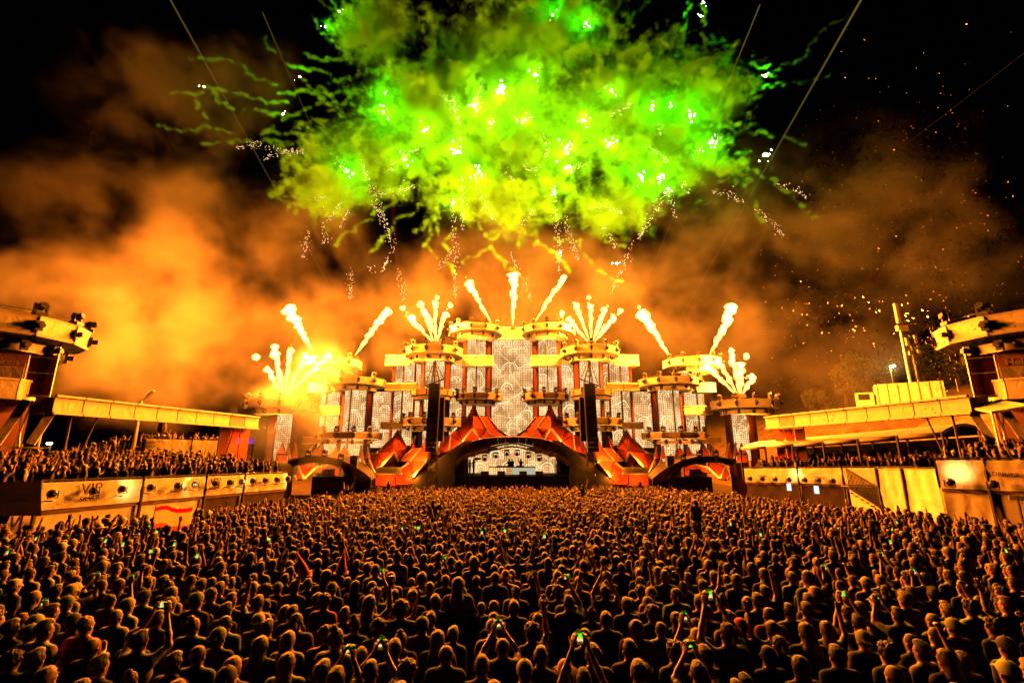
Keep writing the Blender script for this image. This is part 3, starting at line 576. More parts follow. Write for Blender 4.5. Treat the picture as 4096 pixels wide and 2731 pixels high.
# ---------------------------------------------------------------- viewing decks
SPOTS=[]   # (x,y,z,facing) for deck people
def deck(label,front,zr,zf,depth,side,segs,skirt=True,names=()):
    """front: list of (x,y) corners near->far along the inner edge; zr rail heights, zf floor heights"""
    D=root('viewing_deck',(front[0][0],front[0][1],gz(front[0][1])),label,'deck','raised viewing decks'); a,b=Vector((*front[0],0)),Vector((*front[1],0)); d=(b-a).normalized(); o=Vector((side*abs(d.y),side*-d.x*(1 if side*d.y>=0 else 1),0)); o=Vector((d.y,-d.x,0)); o=o if o.x*side>0 else -o
    fl=MB()
    for k in range(3):   # terrace steps at the back of the deck
        st_=MB(); o0=o*depth*(.27+.24*k); o1=o*depth*(.27+.24*(k+1)); hz=Vector((0,0,.22*(k+1))); st_.slab([a+o0+hz+Vector((0,0,zf[0])),b+o0+hz+Vector((0,0,zf[1])),b+o1+hz+Vector((0,0,zf[1])),a+o1+hz+Vector((0,0,zf[0]))],.2); mk('terrace_step',st_,[WOOD],D)
    fl.slab([a+Vector((0,0,zf[0])),b+Vector((0,0,zf[1])),b+o*depth+Vector((0,0,zf[1])),a+o*depth+Vector((0,0,zf[0]))],.2); mk('deck_floor',fl,[WOOD],D)
    res=[]
    for k in range(len(segs)-1):
        f0,f1=segs[k]+.004,segs[k+1]-.004; p,q_=a.lerp(b,f0),a.lerp(b,f1); zz=lambda f,h: h[0]+(h[1]-h[0])*f
        mb=MB(); n_=12; vs=[];fs=[]
        for i in range(n_+1):   # vinyl with slight billow
            f=f0+(f1-f0)*i/n_; c=a.lerp(b,f)
            for j in range(5):
                t=j/4; z=zz(f,zf)-.04+(zz(f,zr)-zz(f,zf))*t; w=.035*math.sin(i*1.7+j*2.1+k)+.03*noise.noise((i*.5,j*.7,k))
                vs.append(c-o*(.06+w*(.3 if j in(0,4) else 1))+Vector((0,0,z)))
        for i in range(n_):
            for j in range(4): fs.append((i*5+j,(i+1)*5+j,(i+1)*5+j+1,i*5+j+1))
        n0=len(vs); vs2=[v+o*.02 for v in vs]; mb.add(vs+vs2,fs+[tuple(i+n0 for i in reversed(f)) for f in fs]); bn=mk('banner',mb,[BANNER],D,True); res.append((bn,a.lerp(b,(f0+f1)/2),f0,f1))
        ps=MB(); ps.beam(p-o*.02+Vector((0,0,gz(p.y))),p-o*.02+Vector((0,0,zz(f0,zr)+.06)),.11); ps.beam(p+Vector((0,0,zz(f0,zr)+.05)),q_+Vector((0,0,zz(f1,zr)+.05)),.07); mk('rail_post',ps,[BLACK],D)
        if skirt:
            mb=MB(); z0=gz(p.y)-.1; mb.cloth(p+o*.1+Vector((0,0,z0)),q_+o*.1+Vector((0,0,gz(q_.y)-.1)),q_+o*.1+Vector((0,0,zz(f1,zf)-.12)),p+o*.1+Vector((0,0,zz(f0,zf)-.12)),amp=.04,seed=k); mk('skirt',mb,[BANNER if k in skirt else DARKW],D,True)
    return D,a,b,d,o,res
def word(bn,txt,c,o,z,size,dx=0,d=None,m=None):
    rz=math.atan2(o.x,-o.y)+math.pi; rz=math.atan2(-o.x,o.y)  # front normal is -o
    rz=math.atan2(-o.x,o.y)
    return letter(bn,txt,(c.x-o.x*.15+d.x*dx,c.y-o.y*.15+d.y*dx,z),math.atan2(-o.x*1.0,o.y*1.0),size,m or INK)
def fill(a,d,o,L,W,z0,z1,dens,tier=0):
    n=int(L*W*dens)
    for _ in range(n):
        t=random.random(); w=random.random(); p=a+d*(t*L)+o*(.35+w*(W-.4)); SPOTS.append((p.x,p.y,z0+(z1-z0)*t+tier*int(w*4)/4,w))
# left deck
D,a,b,d,o,res=deck('long left viewing deck with pale VIP SILVER banners and floodlights',((-19.6,19.9),(-15.6,33.2)),(2.72,2.42),(1.62,1.40),10,-1,(0,.30,.55,.74,1),skirt=(0,1))
for (i,txts) in ((0,(('VIP',.62,-.2,.78),('SILVER',.27,-.2,.36))),(1,(('DRINKS',.26,.3,.45),)),(2,(('VIP',.5,-.8,.76),('SILVER',.22,-.8,.4))),(3,(('DRINKS',.17,-.6,.5),))):
    bn,c,f0,f1=res[i]
    for (t,sz,dx,hz) in txts: word(bn,t,c,o,1.55+hz-.15*(f0+f1)/2,sz,dx,d)
lit=(.225,.47,.70,.985)
for k,f in enumerate((.02,.13,.215,.31,.41,.48,.57,.64,.70,.76,.83,.90,.97)):
    p=a.lerp(b,f)-o*.03; z=1.95-.2*f; l=put('floodlight',FLOOD,D,(p.x,p.y,z),math.atan2(-o.x,o.y)); l.scale=(1.15,)*3
for f in lit:
    p=a.lerp(b,f)-o*.75; t=a.lerp(b,f+.015); lamp('flood_glow','SPOT',(p.x,p.y,2.25-.2*f),70,(1,.62,.2),.08,(t.x,t.y,2.2-.2*f),95,.8,parent=D)
fill(a,d,o,(b-a).length,8.5,1.62,1.40,2.8,.9)
fill(a-d*2.6,d,o,2.6,8,1.66,1.62,2.6,.9)
pn=root('side_panel_box',(-22.2,19.6,0),'dark panel box at the near end of the left deck','panel'); mb=MB(); mb.slab([P(165,2060,19.7),P(-60,2060,18.6),P(-60,1925,18.6),P(165,1925,19.7)],.3); mk('panel_board',mb,[DARKW],pn)
mb=MB(); mb.slab([P(105,2003,19.2),P(42,2003,18.9),P(42,1991,18.9),P(105,1991,19.2)],.03); mk('name_plate',mb,[BLACK],pn)
fl=MB(); fl.box((-24,17.5,1.5),(7,4.5,.2)); mk('box_floor',fl,[WOOD],pn)
# upper left deck with stairs
D2,a2,b2,d2,o2,res2=deck('upper left deck with two pale LEGENDS DECK banners behind the lower crowd',((-29.6,38.0),(-25.2,42.6)),(4.85,4.72),(3.45,3.3),5,-1,(0,.5,1),skirt=False)
for i,(dx) in ((0,-1.2),(1,1.1)):
    bn,c,f0,f1=res2[i]; word(bn,'LEGENDS',c,o2,4.55-.1*i,.26,dx,d2); word(bn,'DECK',c,o2,4.22-.1*i,.26,dx,d2)
fill(a2,d2,o2,(b2-a2).length,3.2,3.45,3.3,2.8)
un=MB()
for f in (0,.33,.66,1):
    p=a2.lerp(b2,f); un.beam(p+o2*.3+Vector((0,0,-1)),p+o2*.3+Vector((0,0,3.3)),.12)
mk('support_post',un,[BLACK],D2)
TUBE=emit('lit_tube_lamp',(.9,1.0,.55),7)
for k,f in enumerate((.12,.42,.62)):
    p=a2.lerp(b2,f)+o2*.8; l=root('tube_lamp',(p.x,p.y,3.0),f'lit greenish tube lamp under the upper left deck, {("first","second","third")[k]} from the left','lamp','tube lamps under the deck'); mb=MB(); mb.beam(p+Vector((0,0,3.12)),p+d2*1.1+Vector((0,0,3.12)),.16,.08); mk('housing',mb,[BLACK],l); mb=MB(); mb.beam(p-o2*.05+Vector((0,0,3.02)),p-o2*.05+d2*1.1+Vector((0,0,3.02)),.1,.09); mk('tube',mb,[TUBE],l)
ST=root('stairway',(-31.5,36,0),'banner-sided stairs climbing to the upper left deck, full of people','stairs'); 
sa=Vector((-34.5,32.5,1.4)); sb=Vector((-30.2,37.6,3.45)); sd=(sb-sa)/12; so=Vector((-.7,.6,0)).normalized()
for k in range(12):
    mb=MB(); p=sa+sd*k; mb.slab([p,p+so*-0+sd*1.0*Vector((1,1,0)).length*0+Vector((sd.x,sd.y,0)),p+Vector((sd.x,sd.y,0))+so*3,p+so*3],.06); mk('step',mb,[WOOD],ST)
    for w in range(3):
        if random.random()<.9: q_=p+so*(.4+w*.8); SPOTS.append((q_.x,q_.y,p.z,.5))
mb=MB(); mb.slab([sa+Vector((0,0,-1.4)),sb+Vector((0,0,-3)),sb+Vector((0,0,.1)),sa+Vector((0,0,.1))],.05); mk('side_banner',mb,[BANNER],ST)
rl=MB(); rl.tube([sa+Vector((0,0,1.0)),sb+Vector((0,0,1.0))],.035,6)
for k in range(25):
    p=sa.lerp(sb,k/24); rl.beam(p,p+Vector((0,0,1)),.025)
mk('hand_rail',rl,[BLACK],ST)
# right decks
D3,a3,b3,d3,o3,res3=deck('right viewing deck with DRINKS banners under the long tent',((25.0,29.3),(19.7,40.5)),(2.95,2.42),(1.85,1.35),9,1,(0,.17,.36,.62,1),skirt=(0,))
bn,c,f0,f1=res3[2]; word(bn,'DRINKS',c,o3,1.98,.22,0,d3); bn,c,f0,f1=res3[3]; word(bn,'DRINKS',c,o3,1.85,.2,.6,d3)
for f in (.40,.48,.56,.66,.75,.84,.93):
    p=a3.lerp(b3,f)-o3*.03; l=put('floodlight',FLOOD,D3,(p.x,p.y,1.7-.4*f),math.atan2(-o3.x,o3.y)); l.scale=(1.2,)*3
p=a3.lerp(b3,.62)-o3*.75; t=a3.lerp(b3,.63); lamp('flood_glow','SPOT',(p.x,p.y,2.2),70,(1,.62,.2),.08,(t.x,t.y,2.15),95,.8,parent=D3)
fill(a3,d3,o3,(b3-a3).length,6,1.85,1.35,3.0,.5)
D4,a4,b4,d4,o4,res4=deck('tall near right deck with a big DRINKS banner',((22.6,20.2),(20.7,23.2)),(3.62,3.55),(2.3,2.25),9,1,(0,.52,1),skirt=(0,1))
bn,c,f0,f1=res4[0]; word(bn,'DRINKS',c,o4,2.95,.24,.3,d4)
for f in (.08,.45,.86):
    p=a4.lerp(b4,f)-o4*.03; l=put('floodlight',FLOOD,D4,(p.x,p.y,2.2),math.atan2(-o4.x,o4.y)); l.scale=(1.25,)*3
p=a4.lerp(b4,.8)-o4*.8; t=a4.lerp(b4,.79); lamp('flood_glow','SPOT',(p.x,p.y,2.9),70,(1,.62,.2),.08,(t.x,t.y,3.0),95,.8,parent=D4)
fill(a4-d4*2,d4,o4,(b4-a4).length+2,8,2.3,2.25,2.7,.7)
# banner wall between the decks and the stairs with railing
WL=root('banner_wall',(21.5,26.5,0),'pale banner wall between the tall right deck and its stairs','banner'); 
for k,(x0,x1,yt,yb) in enumerate(((3500,3600,1872,2010),(3602,3740,1874,2040))):
    mb=MB(); Ya=27.4-(x0-3500)/240*3.8; Yb=27.4-(x1-3500)/240*3.8; A,B=P(x0,yt,Ya),P(x1,yt,Yb); mb.cloth((A.x,Ya,gz(Ya)-.1),(B.x,Yb,gz(Yb)-.1),tuple(B),tuple(A),amp=.05,seed=k*3); mk('banner',mb,[BANNER],WL,True); mb=MB(); mb.beam((A.x-.05,Ya-.08,gz(Ya)),(A.x-.05,Ya-.08,A.z+.05),.09); mb.beam(A-Vector((.05,.08,-.05)),B-Vector((.05,.08,-.05)),.06); mb.beam((A.x-.2,Ya-.3,gz(Ya)+1.6),(B.x-.2,Yb-.3,gz(Yb)+.6),.06); mk('frame_tube',mb,[BLACK],WL)
SR=root('stairway',(22,29,0),'slatted stairs with dark railing coming down from the right deck','stairs')
s0=P(3385,1875,29.5); s1=P(3600,2000,26.5); rl=MB()
for k in range(34):
    p=s0.lerp(s1,k/33); rl.beam(p,p-Vector((0,0,1.15)),.04)
rl.beam(s0,s1,.08); rl.beam(s0-Vector((0,0,1.15)),s1-Vector((0,0,1.15)),.08); mk('railing',rl,[BLACK],SR)
for k in range(11):
    p=s0.lerp(s1,k/10)-Vector((0,0,1.1)); mb=MB(); mb.box((p.x+.8,p.y+.5,p.z),(1.6,1.2,.06),-.6); mk('step',mb,[WOOD],SR)
mb=MB(); mb.slab([s0-Vector((0,0,1.2)),s1-Vector((0,0,1.2)),Vector((s1.x,s1.y,gz(s1.y)-.1)),Vector((s0.x,s0.y,gz(s0.y)-.1))],.04); mk('side_banner',mb,[BANNER],SR)
for (px,py) in ((3520,1905),(3560,1925)):
    p=P(px,py,27.6); SPOTS.append((p.x,p.y,p.z-1.55,.3))
sg=root('number_sign',(21.9,19.6,0),'small white sign with the number 2 at the right edge','sign'); c=P(4070,1990,19.6); mb=MB(); mb.box((c.x,c.y,c.z),(.5,.04,.2),-.7); sb_=mk('sign_board',mb,[mat('white_board',(.75,.72,.65),.5)],sg); letter(sb_,'2',(c.x-.03,c.y-.04,c.z),-.7,.2,INK); mb=MB(); mb.beam((c.x+.05,c.y+.06,gz(19)),(c.x+.05,c.y+.06,c.z+.1),.06); mk('sign_post',mb,[BLACK],sg)
# tent over the right deck
TN=root('deck_tent',(25,34,1.5),'long low tent with curved pale roof over the right deck','tent')
TENT=mat('tent_cloth',(.34,.28,.19),.6,var=.1,bump=.3,bscale=.7)
e0=a3+o3*1.2-d3*1.0; e1=a3+o3*1.2+d3*13.5
for k in range(6):
    f0,f1=k/6,(k+1)/6; z0=5.05-.95*f0; z1=5.05-.95*f1; p=e0.lerp(e1,f0); r=e0.lerp(e1,f1); W_=6.5
    mb=MB(); vs=[];nn=8
    for f,pp,zz in ((f0+.004,p+d3*.03,z0),(f1,r-d3*.03,z1)):
        for i in range(nn+1): t=i/nn; vs.append(pp+o3*(t*W_)+Vector((0,0,zz+.6*math.sin(math.pi*t)+.0)))
    for f,pp,zz in ((f0+.004,p+d3*.03,z0),(f1,r-d3*.03,z1)):
        for i in range(nn+1): t=i/nn; vs.append(pp+o3*(t*W_)+Vector((0,0,zz+.6*math.sin(math.pi*t)-.06)))
    m_=nn+1; fs=[(i,i+1,m_+i+1,m_+i) for i in range(nn)]+[(2*m_+i+1,2*m_+i,3*m_+i,3*m_+i+1) for i in range(nn)]; mb.add(vs,fs); mb.beam(p+Vector((0,0,z0-.12)),r+Vector((0,0,z1-.12)),.05,.22); mk('roof_bay',mb,[TENT],TN,True)
for k in range(7):
    p=e0.lerp(e1,k/6); z=5.05-.95*k/6; mb=MB(); mb.beam(p+Vector((0,0,1.4)),p+Vector((0,0,z)),.12); mb.tube([p+o3*(t/8*6.5)+Vector((0,0,z+.6*math.sin(math.pi*t/8)-.1)) for t in range(9)],.05,6); mb.beam(p+o3*6.5+Vector((0,0,1)),p+o3*6.5+Vector((0,0,z)),.12); mk('tent_post',mb,[BLACK],TN)
mb=MB(); mb.slab([e0+o3*6.6+Vector((0,0,1.5)),e1+o3*6.6+Vector((0,0,1)),e1+o3*6.6+Vector((0,0,4)),e0+o3*6.6+Vector((0,0,4.9))],.05); mk('back_wall',mb,[BLACK],TN)
# small canopy under the right banner tower
CN=root('small_canopy',(27,24.5,4),'small pale canopy roof under the near right tower','tent'); c0=P(3965,1645,24.5);c1=P(4130,1618,23.5)
mb=MB(); mb.slab([c0,c1,c1+Vector((1,2.5,.5)),c0+Vector((1,2.5,.5))],.12); mk('roof_cloth',mb,[CREAM],CN); mb=MB(); mb.beam(c0,Vector((c0.x,c0.y,2.2)),.08); mb.beam(c1,Vector((c1.x,c1.y,2.2)),.08); mk('canopy_post',mb,[ALU],CN)
# purple far screen, umbrella, street lamp, far floodlights
PS=root('far_screen',(P(970,1765,48).x,48,2),'small distant screen glowing blue and purple behind the left deck','screen'); 
for k,(x0,x1,cl) in enumerate(((932,972,(.12,.08,1.0)),(972,1012,(.35,.06,.45)))):
    p=P(x0,1753,48); r=P(x1,1776,48); mb=MB(); mb.box(((p.x+r.x)/2,48,(p.z+r.z)/2),(r.x-p.x-.02,.1,p.z-r.z)); mk('screen_half',mb,[emit('far_screen_glow',cl,.9)],PS)
mb=MB(); p=P(930,1776,48.1); r=P(1014,1776,48.1); mb.beam(p,r,.2); mb.beam(p,(p.x,p.y,GB),.15); mb.beam(r,(r.x,r.y,GB),.15); mk('screen_stand',mb,[BLACK],PS)
UM=root('parasol',(P(645,1700,39).x,39,3.4),'closed dark parasol standing on the upper left deck','umbrella'); t=P(657,1632,39); b_=P(648,1728,39); mb=MB(); mb.tube([b_,b_.lerp(t,.15),b_.lerp(t,.5),b_.lerp(t,.9),t],[.30,.34,.26,.09,.03],10); mk('folded_cloth',mb,[DARKW],UM); mb=MB(); mb.tube([(b_.x,b_.y,3.3),b_],.04,6); mk('pole',mb,[BLACK],UM)
LP=root('street_lamp',(P(548,1740,37).x,37,1),'tall street lamp with a bent arm behind the left stairs','street lamp'); p=P(545,1740,37); q1=P(565,1604,37); q2=P(590,1585,37); q3=P(617,1563,37); mb=MB(); mb.tube([(p.x,p.y,0),q1,q2],[.16,.11,.06],8); mk('pole',mb,[ALU],LP); mb=MB(); mb.beam(q2,q3,.28,.1); mk('lamp_head',mb,[ALU],LP)
LGL=emit('green_white_lamp',(.75,1.0,.25),60)
for k,(px,py) in enumerate(((198,1773),(238,1827))):
    p=P(px,py,55); l=root('yard_lamp',(p.x,p.y,0),('small green-white yard lamp higher up beyond the left deck','bright green-white yard lamp low behind the left deck crowd')[k],'lamp','yard lamps on the left'); mb=MB(); mb.beam((p.x,p.y+.2,-1.7),(p.x,p.y+.2,p.z+.2),.12); mk('pole',mb,[BLACK],l); mb=MB(); mb.tube([p+Vector((-.25,0,0)),p+Vector((.25,0,0))],.11,8); mk('lamp_glass',mb,[LGL],l); lamp('yard_glow','POINT',p-Vector((0,.4,0)),120,(.6,1,.2),.2,parent=l)
# ---------------------------------------------------------------- right bank: truck, masts, fence, lamp, trees
def gp(px,py,Y): p=P(px,py,Y); return p
TK=root('covered_truck',(P(3610,1620,55).x,55,P(3610,1632,55).z),'truck with a pale tarpaulin body parked on the grass bank','truck'); p=gp(3610,1620,55); zb=bank(p.x,55); zb=P(3610,1632,55).z
TARP=mat('tarpaulin',(.72,.62,.44),.6,bump=.6,bscale=1.3)
mb=MB(); mb.box((p.x+.7,55,zb+1.6),(6.2,2.4,2.5)); mk('tarp_body',mb,[TARP],TK); mb=MB(); mb.box((p.x-3.5,55,zb+1.1),(1.7,2.3,1.7)); cb=mk('cab',mb,[TARP],TK); mb=MB(); mb.box((p.x-3.6,53.83,zb+1.45),(1.1,.05,.7)); mk('side_window',mb,[BLACK],cb)
for k in range(7): mb=MB(); mb.box((p.x-2.2+k*.95,53.78,zb+1.6),(.06,.05,2.5)); mk('tarp_strap',mb,[DIMTAN],TK)
for x in (-3.4,.8,2.4): mb=MB(); mb.tube([(p.x+x,53.9,zb+.1),(p.x+x,54.3,zb+.1)],.5,14); mk('wheel',mb,[BLACK],TK)
TK.rotation_euler.z=-.6
pd=MB(); pd.box((p.x-.5,55.2,zb-2.4),(9.5,3.4,4.0)); mk('ledge',pd,[GRASS],TK)
for k,(x0,y0,x1,y1) in enumerate(((3645,1545,3598,1312),(3675,1540,3640,1340))):
    a=P(x0,y0,57); b=P(x1,y1,57); M_=root('antenna_mast',(a.x,57,bank(a.x,57)),('tall pale mast pole behind the truck, left of two','mast with antenna panels and a box on top, right of two')[k],'mast','masts behind the truck'); mb=MB(); b=Vector((a.x,57,b.z)); mb.tube([(a.x,57,bank(a.x,57)-.5),b],[.22,.15],8); mk('pole',mb,[ALU],M_)
    if k:
        mb=MB(); mb.box((a.x-.7,57,b.z+.9),(1.3,.5,.7)); mk('equipment_box',mb,[CREAM],M_); mb=MB(); mb.box((a.x-.95,57,b.z+2.9),(.4,.3,2.6)); mk('antenna_panel',mb,[CREAM],M_)
        for dx,dz in ((.5,-.6),(-.6,-.9),(.6,-2.2),(-.5,-2.4)): mb=MB(); mb.box((a.x+dx,56.8,b.z+dz),(.32,.3,1.0 if dz>-1.5 else .5)); mk('antenna_panel',mb,[CREAM],M_)
        ld=MB()
        for z in range(10): ld.beam((a.x-.25,56.8,b.z-z*.75),(a.x+.25,56.8,b.z-z*.75),.05)
        mk('rung',ld,[BLACK],M_)
FN=root('bank_fence',(50,60,8),'thin post and wire fence along the grass bank','fence')
for k in range(16):
    x=36+k*3.2; y=62+k*.8; z=bank(x,y); mb=MB(); mb.tube([(x,y,z-.2),(x,y,z+1.9)],.05,5); mk('fence_post',mb,[ALU],FN)
    if k<15:
        z2=bank(x+3.2,y+.8); wr=MB(); wr.beam((x,y,z+1.7),(x+3.2,y+.8,z2+1.7),.025); wr.beam((x,y,z+1),(x+3.2,y+.8,z2+1),.025); mk('fence_wire',wr,[ALU],FN)
a=P(3560,1466,75); L_=root('street_lamp',(a.x,75,bank(a.x,75)),'lit street lamp among the trees on the right bank','street lamp'); mb=MB(); mb.tube([(a.x,75,bank(a.x,75)),(a.x,75,a.z)],.1,6); mk('pole',mb,[ALU],L_); mb=MB(); mb.tube([a,a+Vector((.7,-.2,.1))],.17,8); mk('lamp_glass',mb,[emit('street_lamp_glow',(1,.75,.2),25)],L_); lamp('street_glow','POINT',a-Vector((0,.5,.4)),500,(1,.75,.2),.2,parent=L_)
LEAF=mat('tree_leaves',(.06,.075,.02),.7,var=.5,scale=.6); BARK=mat('tree_bark',(.06,.04,.025),.9)
def tree(x,y,h,w,label,seed):
    rr=random.Random(seed); z=bank(x,y)-.3; t=root('hillside_tree',(x,y,z),label,'tree','trees on the right bank'); tk=MB(); tk.tube([(x,y,z),(x+.1,y,z+h*.3),(x-.1,y,z+h*.8)],[.28,.2,.06],7)
    cl=[]
    for k in range(9):
        a=rr.random()*6.28; e=rr.uniform(.3,1); q_=Vector((x+math.cos(a)*w*.42*e,y+math.sin(a)*w*.42*e,z+h*rr.uniform(.4,.92))); cl.append((q_,rr.uniform(.16,.28)*w)); tk.tube([(x,y,z+h*rr.uniform(.25,.5)),q_],[.1,.03],5)
    mk('trunk',tk,[BARK],t); cr=MB()
    for q_,r_ in cl:
        for _ in range(260):
            v=Vector((rr.gauss(0,1),rr.gauss(0,1),rr.gauss(0,1))).normalized()*r_*rr.uniform(.5,1.1); c=q_+v; u=Vector((rr.gauss(0,1),rr.gauss(0,1),rr.gauss(0,1))).normalized()*.24; w_=u.cross(Vector((rr.gauss(0,1),rr.gauss(0,1),rr.gauss(0,1))).normalized())*.8; cr.add([c-u,c+w_*.5,c+u,c-w_*.5],[(0,1,2,3)])
    c=mk('crown',cr,[LEAF],t)
k=0
for (px,Y,h,w) in ((3365,80,7.5,6),(3420,82,9,7),(3480,80,7,6),(3690,84,9,8),(3760,86,10,8),(3830,84,9,8),(3900,88,10,9),(3250,86,5,5),(3600,92,8,8)):
    x=P(px,1500,Y).x; tree(x,Y,h,w,'leafy tree on the right bank, '+('leftmost of the lit clump','middle of the lit clump','right of the lit clump','just right of the masts','second right of the masts','third right of the masts','near the right tower','low and alone at the left end','behind the lit street lamp')[k],k+5); k+=1

for k,(px,py) in enumerate(((3156,1947),(3266,1958))):
    p=P(px,py,34.0-k*2); m_=root('menu_screen',tuple(p),('small bright menu screen under the right deck, farther from camera','small bright menu screen under the right deck, nearer the stairs')[k],'screen','menu screens under the right deck'); mb=MB(); mb.box(p,(.28,.05,.5),-.5); mk('screen',mb,[emit('menu_screen_glow',(.75,.85,1.0),1.2)],m_); mb=MB(); mb.box(p+Vector((.03,.06,0)),(.34,.05,.56),-.5); mk('casing',mb,[BLACK],m_)
# ---------------------------------------------------------------- people: signed distance bodies turned into one continuous skin
def smin(a,b,k):
    h=np.clip(.5+.5*(b-a)/k,0,1); return b*(1-h)+a*h-k*h*(1-h)
def cap(X,a,b,r1,r2):
    a=np.array(a,float);b=np.array(b,float); ba=b-a; pa=X-a; h=np.clip((pa@ba)/max(ba@ba,1e-9),0,1); return np.linalg.norm(pa-h[...,None]*ba,axis=-1)-(r1+(r2-r1)*h)
def ell(X,c,r):
    r=np.array(r,float); p=(X-np.array(c,float)); k0=np.linalg.norm(p/r,axis=-1); k1=np.linalg.norm(p/(r*r),axis=-1); return k0*(k0-1)/np.maximum(k1,1e-6)
def surface(prims,cell,lo,hi,post=None):
    n=np.ceil((np.array(hi)-np.array(lo))/cell).astype(int)+1
    g=np.full(n,1.0); lo=np.array(lo,float)
    for (kind,args,k,bb) in prims:
        i0=np.clip(np.floor((np.array(bb[0])-.1-lo)/cell).astype(int),0,n-1); i1=np.clip(np.ceil((np.array(bb[1])+.1-lo)/cell).astype(int)+1,1,n)
        ax=[lo[d]+cell*np.arange(i0[d],i1[d]) for d in range(3)]; X=np.stack(np.meshgrid(*ax,indexing='ij'),-1)
        s=tuple(slice(i0[d],i1[d]) for d in range(3)); v=cap(X,*args) if kind=='c' else ell(X,*args)
        g[s]=smin(g[s],v,k) if k>0 else np.maximum(g[s],-v) if k<0 else np.minimum(g[s],v)
    if post is not None:
        ax=[lo[d]+cell*np.arange(n[d]) for d in range(3)]; g=post(g,ax)
    ins=g<0; c=sum(ins[i:n[0]-1+i,j:n[1]-1+j,k:n[2]-1+k].astype(np.int8) for i in(0,1) for j in(0,1) for k in(0,1)); act=(c>0)&(c<8)
    idx=-np.ones(act.shape,int); ii=np.argwhere(act); idx[act]=np.arange(len(ii)); acc=np.zeros((len(ii),3)); cnt=np.zeros(len(ii))
    for ax in range(3):
        for u in (0,1):
            for w in (0,1):
                o=[0,0,0]; oth=[d for d in range(3) if d!=ax]; o[oth[0]]=u; o[oth[1]]=w; a=ii+np.array(o); b=a.copy(); b[:,ax]+=1
                ga=g[tuple(a.T)]; gb=g[tuple(b.T)]; m=(ga<0)!=(gb<0); t=np.where(m,ga/np.where(m,ga-gb,1),0); pt=a.astype(float); pt[:,ax]+=t; acc[m]+=pt[m]; cnt[m]+=1
    V=lo+cell*acc/cnt[:,None]; Fs=[]
    for ax in range(3):
        sl=[slice(0,n[d]-(1 if d==ax else 0)) for d in range(3)]; s2=list(sl); s2[ax]=slice(1,n[ax]); A=ins[tuple(sl)]; B=ins[tuple(s2)]; ed=np.argwhere(A!=B); o1,o2=(ax+1)%3,(ax+2)%3
        ok=(ed[:,o1]>0)&(ed[:,o2]>0)&(ed[:,o1]<n[o1]-1)&(ed[:,o2]<n[o2]-1); ed=ed[ok]; fl=A[tuple(ed.T)]; q=[]
        for (da,db) in ((-1,-1),(0,-1),(0,0),(-1,0)):
            e=ed.copy(); e[:,o1]+=da; e[:,o2]+=db; q.append(idx[tuple(e.T)])
        q=np.stack(q,1); q[~fl]=q[~fl][:,::-1]; Fs.append(q)
    return V,np.concatenate(Fs)
def np_mesh(name,V,Q,mi=None,mats=(),smooth=True):
    me=bpy.data.meshes.new(name); k=Q.shape[1]; me.vertices.add(len(V)); me.vertices.foreach_set('co',np.ascontiguousarray(V,dtype=np.float32).ravel()); me.loops.add(Q.size); me.loops.foreach_set('vertex_index',Q.astype(np.int32).ravel())
    me.polygons.add(len(Q)); me.polygons.foreach_set('loop_start',np.arange(0,Q.size,k,dtype=np.int32)); me.polygons.foreach_set('loop_total',np.full(len(Q),k,dtype=np.int32))
    for m in mats: me.materials.append(m)
    if mi is not None: me.polygons.foreach_set('material_index',mi.astype(np.int32))
    if smooth: me.polygons.foreach_set('use_smooth',np.ones(len(Q),bool))
    me.update(calc_edges=True); me.validate(); return me
def reduce(me,ratio,name):
    o=bpy.data.objects.new('tmp',me); COL.objects.link(o); d=o.modifiers.new('d','DECIMATE'); d.ratio=ratio; dg=bpy.context.evaluated_depsgraph_get(); m=bpy.data.meshes.new_from_object(o.evaluated_get(dg)); bpy.data.objects.remove(o); m.name=name; return m
def obj_mat(name,base,rough,sheen,rnd=None,spec=.3,bump=0,bs=60):
    m=mat(name,base,rough,var=.15,scale=9,sheen=sheen,spec=spec,objcol=rnd is None,bump=bump,bscale=bs,bdist=.004)
    if rnd:
        t=m.node_tree; oi=t.nodes.new('ShaderNodeObjectInfo'); cr=t.nodes.new('ShaderNodeValToRGB'); cr.color_ramp.elements[0].color=(*rnd[0],1); cr.color_ramp.elements[1].color=(*rnd[1],1); t.links.new(oi.outputs['Random'],cr.inputs[0])
        vm=[n for n in t.nodes if n.type=='VECT_MATH'][0]; t.links.new(cr.outputs[0],vm.inputs[0])
    return m
SKIN=obj_mat('skin',(.5,.3,.2),.42,.0,((.17,.09,.055),(.34,.21,.14)),.4); SHIRT=obj_mat('shirt_cloth',(.1,.1,.1),.85,.0,bump=.35,bs=14); TROU=mat('trouser_cloth',(.03,.03,.035),.9); HAIR=obj_mat('hair',(.03,.02,.015),.6,.0,bump=.3,bs=110,spec=.2); HATM=obj_mat('hat_cloth',(.5,.45,.3),.8,.1,bump=.2,bs=40); EYE=mat('eye_dark',(.02,.015,.01),.3)
HZ=1.615   # head centre height
